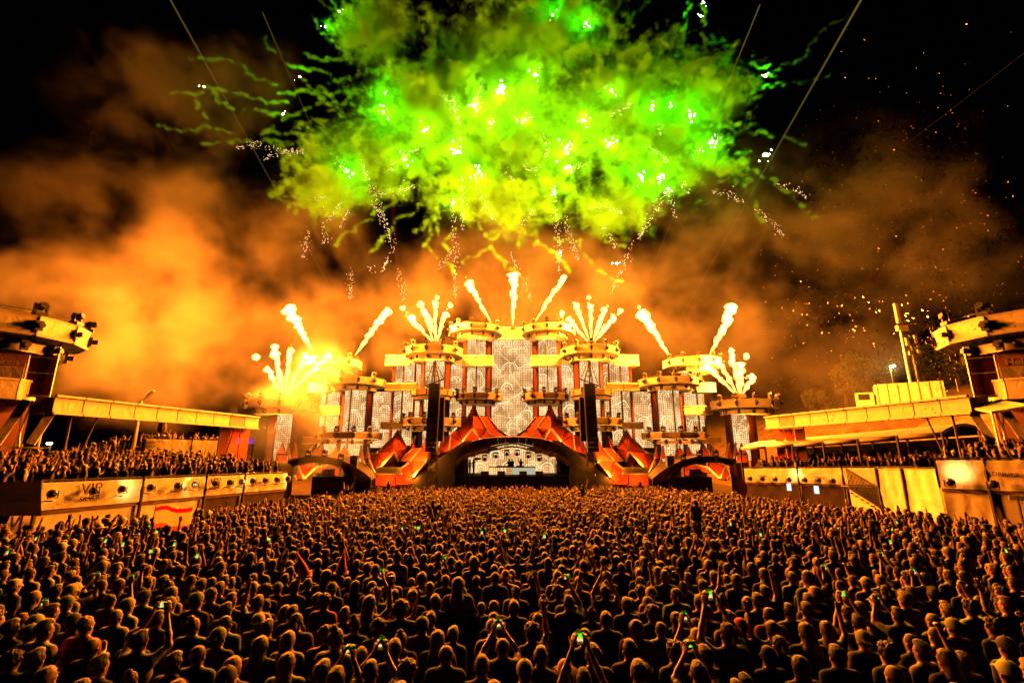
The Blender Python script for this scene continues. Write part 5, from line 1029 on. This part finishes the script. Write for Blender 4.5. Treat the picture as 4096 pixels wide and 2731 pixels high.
for (px,py,lab) in ((1210,2245,'pointed red party hat tilted left in the crowd'),(1368,2235,'pointed red party hat upright in the crowd')):
    p=onplane(px,py+25,1.95); t_=root('party_hat',(p.x,p.y,p.z-.15),lab,'hat','pointed party hats'); mb=MB(); tl=-.16 if px<1300 else .03; mb.tube([(p.x-tl*.3,p.y,p.z-.15),(p.x,p.y,p.z+.02),(p.x+tl,p.y,p.z+.3)],[.13,.08,.01],14); mk('cone',mb,[REDF],t_,True); mb=MB(); mb.tube([(p.x-tl*.3,p.y,p.z-.17),(p.x-tl*.3,p.y,p.z-.13)],.15,14); mk('brim',mb,[FLAP],t_)
# ---------------------------------------------------------------- flames: closed lumpy plumes of glowing gas
def vol_emit(name,col,st):
    m=bpy.data.materials.new(name); m.use_nodes=True; t=m.node_tree; t.nodes.remove(t.nodes['Principled BSDF']); e=t.nodes.new('ShaderNodeEmission'); e.inputs[0].default_value=(*col,1); e.inputs[1].default_value=st; t.links.new(e.outputs[0],t.nodes['Material Output'].inputs['Volume']); return m
FLM=vol_emit('burning_gas',(1.0,.32,.05),24)
def plume(mb,p,q,r0,r1,seed,lump=1.15,n=44,m=14,ball=1.0):
    p=Vector(p);q=Vector(q); ax=(q-p); d=ax.normalized(); a=d.cross(Vector((0,1,0))).normalized(); b=a.cross(d); vs=[];fs=[]
    for i in range(n+1):
        t=i/n; wob=a*(noise.noise((t*6,seed,1))*.30*r1*t*4*.6)+b*(noise.noise((t*6,seed,7))*.25*r1*t); c=p+ax*t+wob
        r=r0+(r1*1.35-r0)*t**.7; 
        if t>.86: r*=1+(ball-1)*(1-abs((t-.93)/.07))
        if t>.93: r*=math.sqrt(max(.02,1-((t-.93)/.07)**2))
        for k in range(m):
            th=2*math.pi*k/m; v=a*math.cos(th)+b*math.sin(th); w=1+lump*min(1,t*3)*(noise.noise(Vector((seed*3.1,0,0))+c*1.5+v*1.2)*1.1+noise.noise(Vector((0,seed,0))+c*3.6+v*2.5)*.75); vs.append(c+v*r*max(.25,w))
    for i in range(n):
        for k in range(m): fs.append((i*m+k,(i+1)*m+k,(i+1)*m+(k+1)%m,i*m+(k+1)%m))
    fs+= [tuple(range(m)),tuple(n*m+k for k in range(m-1,-1,-1))]; mb.add(vs,fs)
def blob(mb,c,r,seed):
    bm=bmesh.new(); bmesh.ops.create_icosphere(bm,subdivisions=3,radius=1); vs=[Vector(c)+v.co*r*(1+.55*noise.noise(v.co*1.7+Vector((seed,0,0)))+.3*noise.noise(v.co*4+Vector((0,seed,0)))) for v in bm.verts]; mb.add(vs,[tuple(v.index for v in f.verts) for f in bm.faces]); bm.free()
sd=0
def jets(label,base,tips,Y,r1,power,blobs=(),light=True):
    global sd
    b=P(*base,Y); o=root('flame_jet',tuple(b),label,'flame','stage flame jets')
    for k,tp in enumerate(tips):
        sd+=1; mb=MB(); off=Vector(((k-(len(tips)-1)/2)*.22,0,0)); plume(mb,b+off,P(*tp,Y+random.uniform(-.4,.4)),.07,r1*random.uniform(.85,1.15),sd*1.7,ball=1.3); mk('flame',mb,[FLM],o,True)
        for _ in range(3):
            tt=random.uniform(.8,1.12); c_=b.lerp(P(*tp,Y),tt); mb=MB(); sd+=1; blob(mb,c_+Vector((random.gauss(0,.22),random.gauss(0,.2),random.gauss(0,.15))),r1*random.uniform(.3,.75),sd); mk('fire_ball',mb,[FLM],o,True)
    for k,(x,y,r) in enumerate(blobs):
        mb=MB(); sd+=1; blob(mb,P(x,y,Y),r,sd); mk('fire_ball',mb,[FLM],o,True)
    mb=MB(); mb.box(b+Vector((0,.1,-.25)),(.5+.2*len(tips),.5,.4)); mk('burner',mb,[BLACK],o)
    if light:
        c=b.lerp(P(*tips[len(tips)//2],Y),.6); lamp('flame_light','POINT',c-Vector((0,1.0,0)),power,FIRE,1.2,parent=o)
PW=95000
jets('slanted flame jet left of the tall central flame',(1966,1292),[(1868,1120)],62,.30,PW)
jets('upright flame jet above the central screen',(2051,1302),[(2056,1090)],64,.36,PW)
jets('slanted flame jet right of the tall central flame',(2138,1290),[(2262,1098)],62,.30,PW)
jets('fan of five flames left of the central flames',(1741,1366),[(1636,1262),(1681,1205),(1742,1200),(1784,1246),(1700,1240)],58,.24,PW,((1612,1233,.34),(1801,1222,.36),(1749,1190,.3)))
jets('fan of five flames right of the central flames',(2365,1366),[(2268,1268),(2300,1212),(2361,1216),(2420,1230),(2462,1262)],58,.24,PW,((2248,1253,.36),(2482,1243,.36),(2355,1190,.3)))
jets('fan of five flames on the low left end tower',(1140,1572),[(1064,1466),(1096,1395),(1160,1392),(1228,1408),(1326,1410)],55,.26,PW*1.3,((1026,1428,.42),(1100,1388,.4)))
jets('fan of five flames on the low right end tower',(2956,1575),[(2818,1455),(2868,1430),(2925,1412),(2962,1448),(3014,1502)],55,.26,PW,((2985,1425,.36),(2926,1405,.36)))
jets('big flame jet slanting left from the outer left tower',(1254,1412),[(1150,1226)],59,.42,PW*1.2)
jets('big flame jet slanting right from the outer left tower',(1420,1422),[(1556,1230)],59,.36,PW)
jets('big flame jet slanting left from the outer right tower',(2681,1430),[(2560,1240)],59,.40,PW)
jets('big flame jet slanting right from the outer right tower',(2837,1425),[(2940,1216)],59,.40,PW)
# uplights in the folds of the red fabric
for q in (1,-1):
    for (x,y,Y,pw) in ((1545,735,53.9,420),(2180,640,51.6,420),(2010,900,52.2,420),(590,790,52.7,300),(420,900,52.8,220),(1020,700,53.2,200),(1600,1000,52.2,200)):
        a=Z5(x,y); p=P(a[0],a[1],Y); lamp('fabric_uplight','POINT',(p.x*q,p.y-.4,p.z),pw,(1,.38,.03),.15)
    for (x,y) in ((790,455),(560,500)):
        p=Zw(x,y,54.2,q); lamp('fabric_uplight','POINT',p,300,(1,.35,.05),.15)
for q in (1,-1):   # added fill spots on the ground, brightening the red fabric
    for (px,w) in ((1480,.8),(1590,1)):
        p=P(px,1925,49.4); lamp('added_fabric_fill','SPOT',(p.x*q,49.4,GB+.4),1300*w,(1,.24,.015),.3,(p.x*q*1.0,55.5,6.5),95,.7)
for q in (1,-1):  # added fill points behind the small arches, brightening the fabric spires
    for (px,py,w) in ((1130,1850,.6),(1235,1800,1),(1330,1790,1),(1425,1800,1),(1650,1790,.8),(1560,1740,.8)):
        p=P(px,py,51.9); lamp('added_fabric_fill','POINT',(p.x*q,51.9,p.z),190*w,(1,.24,.015),.3)
# ---------------------------------------------------------------- firework: green stars, sparks, smoke
def fl_(x,y): return (600+.765*x,.765*y)
def fr_(x,y): return (2000+.765*x,.765*y)
YF=72.0
STAR=emit('burning_green_star',(.85,1.0,.55),60)
stars=[(1357,47,1),(1302,107,1),(1200,308,1),(816,348,1),(1132,457,1),(1535,449,3),(1411,695,2.2),(1824,608,5),(1916,688,4),(1996,367,5),(1958,490,3),(1812,811,1.5),(1541,375,2),(2210,61,2),(2343,93,2),(2815,11,1.2),(2803,65,1),(3060,304,2.2),(3063,618,4),(2842,570,4),(2760,461,3),(2688,425,2),(2610,425,2),(2446,363,3.5),(2264,589,6),(2440,574,3),(2568,710,4),(2633,713,3),(2673,756,1.2),(2264,672,3),(2467,1054,1.2),(2241,1010,.8),(2218,776,2),(2008,356,3),(2100,480,3),(2140,300,2.5),(1700,520,3),(1620,640,2),(1900,420,3),(2330,480,3)]
GRN=(.15,1.0,.004); YGR=(.85,1.0,.02)
bm=bmesh.new(); bmesh.ops.create_icosphere(bm,subdivisions=2,radius=1); SPH=bpy.data.meshes.new('star_core'); bm.to_mesh(SPH); bm.free(); SPH.materials.append(STAR)
for k,(px,py,w) in enumerate(stars):
    y=YF+random.uniform(-4,2.5); p=P(px,py,y); s=link('firework_star',SPH,None,p); s.scale=(.09+.055*math.sqrt(w),)*3
    for _ in range(int(w*2.5)): c_=link('burning_spark',SPH,s,(random.gauss(0,3.2),random.gauss(0,3),random.gauss(0,3.2))); c_.scale=(random.uniform(.15,.55),)*3
    rank=sorted(range(len(stars)),key=lambda i:stars[i][0]).index(k)
    tag(s,f'burning green firework star, {ordn(rank)} from the left in the burst','firework','green firework stars')
    yel=1650<px<2560 and py>260
    lamp('star_light','POINT',p,1250*min(w,3)**.8,YGR if yel else GRN,.8)
GLIT=emit('gold_spark',(1,.62,.25),3.5)
streaks=[[fl_(*p) for p in l] for l in ([(450,770),(560,755),(800,800)],[(585,830),(700,795),(800,785)],[(1240,900),(1300,840),(1420,760)],[(1510,490),(1580,540),(1620,650)],[(1105,830),(1140,940),(1200,1060),(1260,1250)],[(1190,1010),(1390,970)],[(935,1150),(1000,1060)],[(995,1190),(1040,1090)],[(1160,1050),(1230,1180),(1270,1290),(1210,1420)],[(905,1160),(910,1270)],[(800,1350),(830,1200)],[(1700,980),(1800,1150)],[(1587,1060),(1595,1300),(1597,1560)],[(1630,900),(1635,1200)],[(950,780),(1020,900)],[(1740,400),(1700,600)],[(1580,490),(1610,620)],[(1510,1400),(1580,1300)],[(1050,1390),(1050,1560)],[(1140,1380),(1160,1420)],[(850,1045),(915,1030)],[(1300,1400),(1330,1568)])]
streaks+=[[fr_(*p) for p in l] for l in ([(560,610),(640,575),(685,535)],[(460,1080),(560,1080),(645,1110)],[(880,990),(780,1150),(720,1250)],[(880,990),(920,1130)],[(940,940),(990,1010)],[(1085,1000),(1180,1010),(1270,1050)],[(1440,960),(1540,985),(1600,1030)],[(1340,1090),(1410,1140),(1480,1235)],[(340,1120),(360,1230),(410,1360)],[(287,1020),(300,1200),(310,1420)],[(700,1250),(640,1400),(580,1530)],[(230,680),(245,820)],[(20,885),(70,940)],[(120,875),(200,890)],[(105,1180),(180,1090)],[(830,630),(835,700)],[(760,760),(880,840)],[(345,880),(460,855)],[(530,1160),(600,1290)],[(1000,830),(1050,770)],[(55,1320),(160,1560)],[(1090,740),(1155,710)])]
octv=[Vector(v) for v in ((1,0,0),(-1,0,0),(0,1,0),(0,-1,0),(0,0,1),(0,0,-1))]; octf=[(0,2,4),(2,1,4),(1,3,4),(3,0,4),(2,0,5),(1,2,5),(3,1,5),(0,3,5)]
mb=MB()
for l in streaks:
    pts=[P(x,y,YF-6+random.uniform(-2,2)) for x,y in l]; L=sum((pts[i+1]-pts[i]).length for i in range(len(pts)-1)); n=int(L*8)
    for k in range(n):
        t=random.random()**.8; f=t*(len(pts)-1); i=min(int(f),len(pts)-2); tg=(pts[i+1]-pts[i]).normalized(); c=pts[i].lerp(pts[i+1],f-i); sp=.12+.55*(1-abs(2*t-1))*random.random(); c=c+Vector((random.gauss(0,sp),random.gauss(0,sp),random.gauss(0,sp)-.25*random.random())); r=random.uniform(.014,.036); mb.add([c+v*r+tg*(v.dot(tg)*r*3) for v in octv],octf)
o=mk('spark_showers',mb,[GLIT]); tag(o,'gold glittering spark streaks falling out of the green firework','sparks',None,'stuff')
# confetti drifting on the right (thin curled foil strips catching the fire light)
FOIL=mat('foil_confetti',(.95,.85,.6),.4,spec=.5); mb=MB()
for k in range(2200):
    px=random.triangular(3000,4150,3800); py=random.triangular(60,1850,1450); Y=random.uniform(22,48)
    if px<3200 and py<900: continue
    c=P(px,py,Y); u=Vector((random.gauss(0,1),random.gauss(0,.3),random.gauss(0,1))).normalized()*random.uniform(.035,.06); w=u.cross(Vector((random.gauss(0,.5),1,random.gauss(0,.5)))).normalized()*.02; mb.add([c-u-w,c-w*.6+Vector((0,.01,0)),c+u-w,c+u+w,c+w*1.4+Vector((0,.01,0)),c-u+w],[(0,1,4,5),(1,2,3,4)])
o=mk('confetti',mb,[FOIL]); tag(o,'scattered pale confetti flecks drifting in the right sky','confetti',None,'stuff')
# ---------------------------------------------------------------- smoke volumes
def smoke_mat(name,dens,col=(.9,.88,.85),aniso=.0):
    m=bpy.data.materials.new(name); m.use_nodes=True; t=m.node_tree; t.nodes.remove(t.nodes['Principled BSDF']); v=t.nodes.new('ShaderNodeVolumePrincipled'); v.inputs['Color'].default_value=(*col,1); v.inputs['Density'].default_value=dens; v.inputs['Anisotropy'].default_value=aniso; t.links.new(v.outputs[0],t.nodes['Material Output'].inputs['Volume'])
    m.cycles.volume_sampling='MULTIPLE_IMPORTANCE' if hasattr(m.cycles,'volume_sampling') else 'DISTANCE'; return m
class GN:
    def __init__(s,name):
        s.t=bpy.data.node_groups.new(name,'GeometryNodeTree'); s.t.interface.new_socket('Geometry',in_out='INPUT',socket_type='NodeSocketGeometry'); s.t.interface.new_socket('Geometry',in_out='OUTPUT',socket_type='NodeSocketGeometry'); s.out=s.t.nodes.new('NodeGroupOutput'); s.pos=s.n('GeometryNodeInputPosition').outputs[0]
    def n(s,t,**k):
        x=s.t.nodes.new(t)
        for a,b in k.items(): setattr(x,a,b)
        return x
    def L(s,a,b): s.t.links.new(a,b)
    def set(s,sock,v):
        if hasattr(v,'is_linked') or hasattr(v,'links'): s.L(v,sock)
        else: sock.default_value=v
    def m(s,op,a,b=None,c=None,clamp=False):
        x=s.n('ShaderNodeMath',operation=op,use_clamp=clamp)
        for i,v in enumerate((a,b,c)):
            if v is not None: s.set(x.inputs[i],v)
        return x.outputs[0]
    def vm(s,op,a,b=None,scale=None):
        x=s.n('ShaderNodeVectorMath',operation=op); s.set(x.inputs[0],a)
        if b is not None: s.set(x.inputs[1],b)
        if scale is not None: s.set(x.inputs['Scale'],scale)
        return x.outputs['Value'] if op in('LENGTH','DISTANCE','DOT_PRODUCT') else x.outputs[0]
    def noise(s,vec,scale,detail,rough=.55,lac=2.0,dist=0,color=False):
        x=s.n('ShaderNodeTexNoise'); s.L(vec,x.inputs['Vector']); x.inputs['Scale'].default_value=scale; x.inputs['Detail'].default_value=detail; x.inputs['Roughness'].default_value=rough; x.inputs['Distortion'].default_value=dist; return x.outputs['Color'] if color else x.outputs[0]
    def ramp(s,v,a,b): 
        x=s.n('ShaderNodeMapRange'); s.set(x.inputs[0],v); x.inputs[1].default_value=a; x.inputs[2].default_value=b; x.interpolation_type='SMOOTHSTEP'; return x.outputs[0]
    def ellip(s,pos,c,r):
        return s.vm('LENGTH',s.vm('DIVIDE',s.vm('SUBTRACT',pos,tuple(c)),tuple(r)))
    def finish(s,dens,lo,hi,res,mat_,name,label):
        v=s.n('GeometryNodeVolumeCube'); s.L(dens,v.inputs['Density']); v.inputs['Min'].default_value=lo; v.inputs['Max'].default_value=hi
        for i,a in enumerate(('Resolution X','Resolution Y','Resolution Z')): v.inputs[a].default_value=res[i]
        sm=s.n('GeometryNodeSetMaterial'); sm.inputs['Material'].default_value=mat_; s.L(v.outputs[0],sm.inputs[0]); s.L(sm.outputs[0],s.out.inputs[0])
        me=bpy.data.meshes.new(name); o=link(name,me); md=o.modifiers.new('smoke','NODES'); md.node_group=s.t; me.materials.append(mat_); tag(o,label,'smoke',None,'stuff'); return o
# trails of the firework stars (curves the dense green smoke follows)
trl=[[fl_(*p) for p in l] for l in ([(110,490),(240,485),(330,500),(430,570),(560,580),(700,600)],[(210,305),(400,315),(480,340),(530,400),(690,460)],[(40,655),(130,675),(220,690),(300,660),(440,700)],[(270,755),(390,740),(560,740),(800,740)],[(285,455),(450,485),(600,530),(740,545)],[(785,403),(880,500),(950,560)],[(990,62),(1100,130),(1200,220),(1280,290)],[(930,-20),(990,62)],[(880,0),(930,40),(1000,100),(1030,180)],[(850,80),(920,200),(990,240),(1050,330)],[(580,690),(700,700),(830,705)],[(1150,0),(1230,60),(1150,130),(1250,240)],[(1350,0),(1400,100),(1440,180),(1500,300)],[(720,350),(800,360),(900,370),(960,400)],[(600,180),(620,260),(670,280)],[(240,520),(260,580),(310,620)])]
trl+=[[fr_(*p) for p in l] for l in ([(640,0),(560,110),(420,180),(380,330)],[(780,0),(650,130),(520,260),(490,380)],[(990,0),(960,170),(940,300),(920,430)],[(1065,20),(1060,170),(1075,260),(1020,390)],[(1850,85),(1720,130),(1640,220),(1590,300),(1500,340),(1390,400)],[(1720,400),(1600,430),(1450,440),(1300,480)],[(1110,180),(1130,240),(1250,230)],[(1150,810),(1250,860),(1400,930),(1530,1020),(1670,1165)],[(1160,830),(1280,930),(1330,960)],[(1330,1040),(1350,1120),(1385,1180)],[(470,0),(430,180),(400,300)],[(810,240),(740,320),(680,450)],[(220,-20),(290,150),(280,280)])]
vs=[];es=[];rt=random.Random(4)
for k in range(46):   # more short curling trails thrown out around the burst
    a=rt.uniform(0,2*math.pi); r0=rt.uniform(.62,.95); r1=r0+rt.uniform(.12,.42); b=a+rt.gauss(0,.12); ex,ey=880,500
    trl.append([(2080+ex*(r0+(r1-r0)*t)*math.cos(a+(b-a)*t)+rt.gauss(0,14),470+ey*(r0+(r1-r0)*t)*math.sin(a+(b-a)*t)+60*t*t+rt.gauss(0,14)) for t in (0,.25,.5,.75,1)])
for l in trl:
    z=YF+rt.uniform(-3,3); pts=[P(x,y,z) for x,y in l]; n0=len(vs); 
    for i in range(len(pts)-1):
        m_=max(4,int((pts[i+1]-pts[i]).length/.45))
        for k in range(m_):
            c=pts[i].lerp(pts[i+1],k/m_); w=len(vs)*.9; c=c+Vector((math.sin(w*1.7)*.16+noise.noise((len(vs)*.23,1,0))*.9,math.cos(w)*.16,math.sin(w*1.3+1)*.16+noise.noise((len(vs)*.27,5,0))*.9)); vs.append(tuple(c))
            if len(vs)-1>n0: es.append((len(vs)-2,len(vs)-1))
TR=bpy.data.meshes.new('trail_path'); TR.from_pydata(vs,es,[])
g=GN('green_smoke')
gi=g.n('NodeGroupInput'); 
wp=g.vm('ADD',g.pos,g.vm('SCALE',g.vm('SUBTRACT',g.noise(g.pos,.16,3,color=True),(.5,.5,.5)),scale=5.0))
c0=P(2100,520,YF); pass
lob=None
for (px,py,rx,rz_) in ((2080,520,25,17),(1700,470,17,15),(2480,450,18,16),(2100,190,20,10),(2640,600,15,11),(1480,620,14,9),(2220,60,15,5),(1980,800,15,7),(2450,820,9,6),(1500,130,8,9),(2800,380,10,9),(1330,760,9,5)):
    c=P(px,py,YF); e=g.m('SUBTRACT',1.0,g.ellip(wp,c,(rx,6,rz_))); lob=e if lob is None else g.m('MAXIMUM',lob,e)
mask=g.ramp(lob,-.6,.1)
big=g.noise(wp,.055,2,.5); n1=g.noise(wp,.30,9,.68)
v=g.m('ADD',g.m('ADD',n1,g.m('MULTIPLY',g.m('MINIMUM',lob,.55),.19)),g.m('MULTIPLY',g.m('SUBTRACT',big,.5),.35))
core=g.ramp(v,.585,.71); core=g.m('ADD',core,g.m('MULTIPLY',g.ramp(lob,.05,.7),.055))
sp=g.n('ShaderNodeSeparateXYZ'); g.L(g.pos,sp.inputs[0]); hf=g.m('ADD',.15,g.m('MULTIPLY',.85,g.ramp(sp.outputs[2],P(2048,960,YF).z,P(2048,640,YF).z)))
core=g.m('MULTIPLY',core,g.m('MULTIPLY',mask,hf))
px_=g.n('GeometryNodeProximity',target_element='EDGES'); g.L(gi.outputs[0],px_.inputs[0])
td=g.m('ADD',px_.outputs['Distance'],g.m('MULTIPLY',g.m('SUBTRACT',g.noise(g.pos,.9,4),.45),1.6)); tr_=g.m('MULTIPLY',g.ramp(td,.45,.0),.6)
den=g.m('ADD',core,tr_)
lo=P(760,500,YF).x; 
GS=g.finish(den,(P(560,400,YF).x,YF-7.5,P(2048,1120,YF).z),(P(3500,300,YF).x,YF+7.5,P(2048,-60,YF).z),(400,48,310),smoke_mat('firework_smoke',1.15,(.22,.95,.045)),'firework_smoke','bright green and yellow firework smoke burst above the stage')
GS.data.from_pydata(vs,es,[])
# orange lit stage smoke behind and left of the stage
g=GN('stage_smoke')
wp=g.vm('ADD',g.pos,g.vm('SCALE',g.vm('SUBTRACT',g.noise(g.pos,.06,3,color=True),(.5,.5,.5)),scale=16.0))
n1=g.noise(wp,.10,9,.68); lob=None
for (px,py,Y,rx,ry,rz_,k) in ((330,1180,74,20,9,11,1.0),(700,1080,78,20,9,11,.9),(650,1400,76,26,9,14,.75),(1150,1350,78,22,9,14,.75),(1600,1250,80,20,9,15,.8),(2050,1100,82,24,9,17,1.),(2500,1250,80,20,9,15,.8),(2900,1350,78,20,9,15,.75),(3300,1450,78,20,9,13,.45),(760,250,84,30,10,30,.5),(500,900,84,34,10,22,.45),(3600,1000,84,40,10,38,.36),(1250,900,84,22,10,18,.35),(2900,900,84,24,10,20,.42)):
    c=P(px,py,Y); e=g.m('MULTIPLY',g.m('SUBTRACT',1.0,g.ellip(wp,c,(rx,ry,rz_))),k); lob=e if lob is None else g.m('MAXIMUM',lob,e)
d0=g.m('MULTIPLY',g.ramp(g.m('ADD',g.m('MULTIPLY',lob,.9),g.m('MULTIPLY',g.m('SUBTRACT',n1,.48),3.0)),.02,.8),g.ramp(lob,0,.2))
g.finish(d0,(-100,66,-2),(95,92,88),(290,30,130),smoke_mat('stage_smoke',.032),'stage_smoke','orange lit smoke drifting behind the stage and to the left')
for px,py,w in ((250,1260,1),(480,1180,1),(620,1300,.5)): lamp('left_cloud_flash','POINT',P(px,py,65),90000*w,FIRE,3.0)
# thin smoke in front of the left towers
g=GN('near_smoke'); wp=g.vm('ADD',g.pos,g.vm('SCALE',g.vm('SUBTRACT',g.noise(g.pos,.15,3,color=True),(.5,.5,.5)),scale=5.0)); n1=g.noise(wp,.14,6,.6); lob=None
for (px,py,rx,rz_) in ((1140,1600,4.5,4),(1080,1780,5.5,5),(1300,1480,5,4),(1340,1830,4,3),(1230,1700,5,5)):
    c=P(px,py,52); e=g.m('SUBTRACT',1.0,g.ellip(wp,c,(rx,3.5,rz_))); lob=e if lob is None else g.m('MAXIMUM',lob,e)
d0=g.ramp(g.m('ADD',g.m('MULTIPLY',lob,.9),g.m('MULTIPLY',g.m('SUBTRACT',n1,.5),1.6)),.05,.9)
g.finish(d0,(-38,47.5,-2),(-14,57,19),(80,32,70),smoke_mat('near_smoke',.14),'left_stage_smoke','thin glowing smoke veiling the left end of the stage')
# light beams painted in as self-glowing tubes, not lamps lighting the smoke
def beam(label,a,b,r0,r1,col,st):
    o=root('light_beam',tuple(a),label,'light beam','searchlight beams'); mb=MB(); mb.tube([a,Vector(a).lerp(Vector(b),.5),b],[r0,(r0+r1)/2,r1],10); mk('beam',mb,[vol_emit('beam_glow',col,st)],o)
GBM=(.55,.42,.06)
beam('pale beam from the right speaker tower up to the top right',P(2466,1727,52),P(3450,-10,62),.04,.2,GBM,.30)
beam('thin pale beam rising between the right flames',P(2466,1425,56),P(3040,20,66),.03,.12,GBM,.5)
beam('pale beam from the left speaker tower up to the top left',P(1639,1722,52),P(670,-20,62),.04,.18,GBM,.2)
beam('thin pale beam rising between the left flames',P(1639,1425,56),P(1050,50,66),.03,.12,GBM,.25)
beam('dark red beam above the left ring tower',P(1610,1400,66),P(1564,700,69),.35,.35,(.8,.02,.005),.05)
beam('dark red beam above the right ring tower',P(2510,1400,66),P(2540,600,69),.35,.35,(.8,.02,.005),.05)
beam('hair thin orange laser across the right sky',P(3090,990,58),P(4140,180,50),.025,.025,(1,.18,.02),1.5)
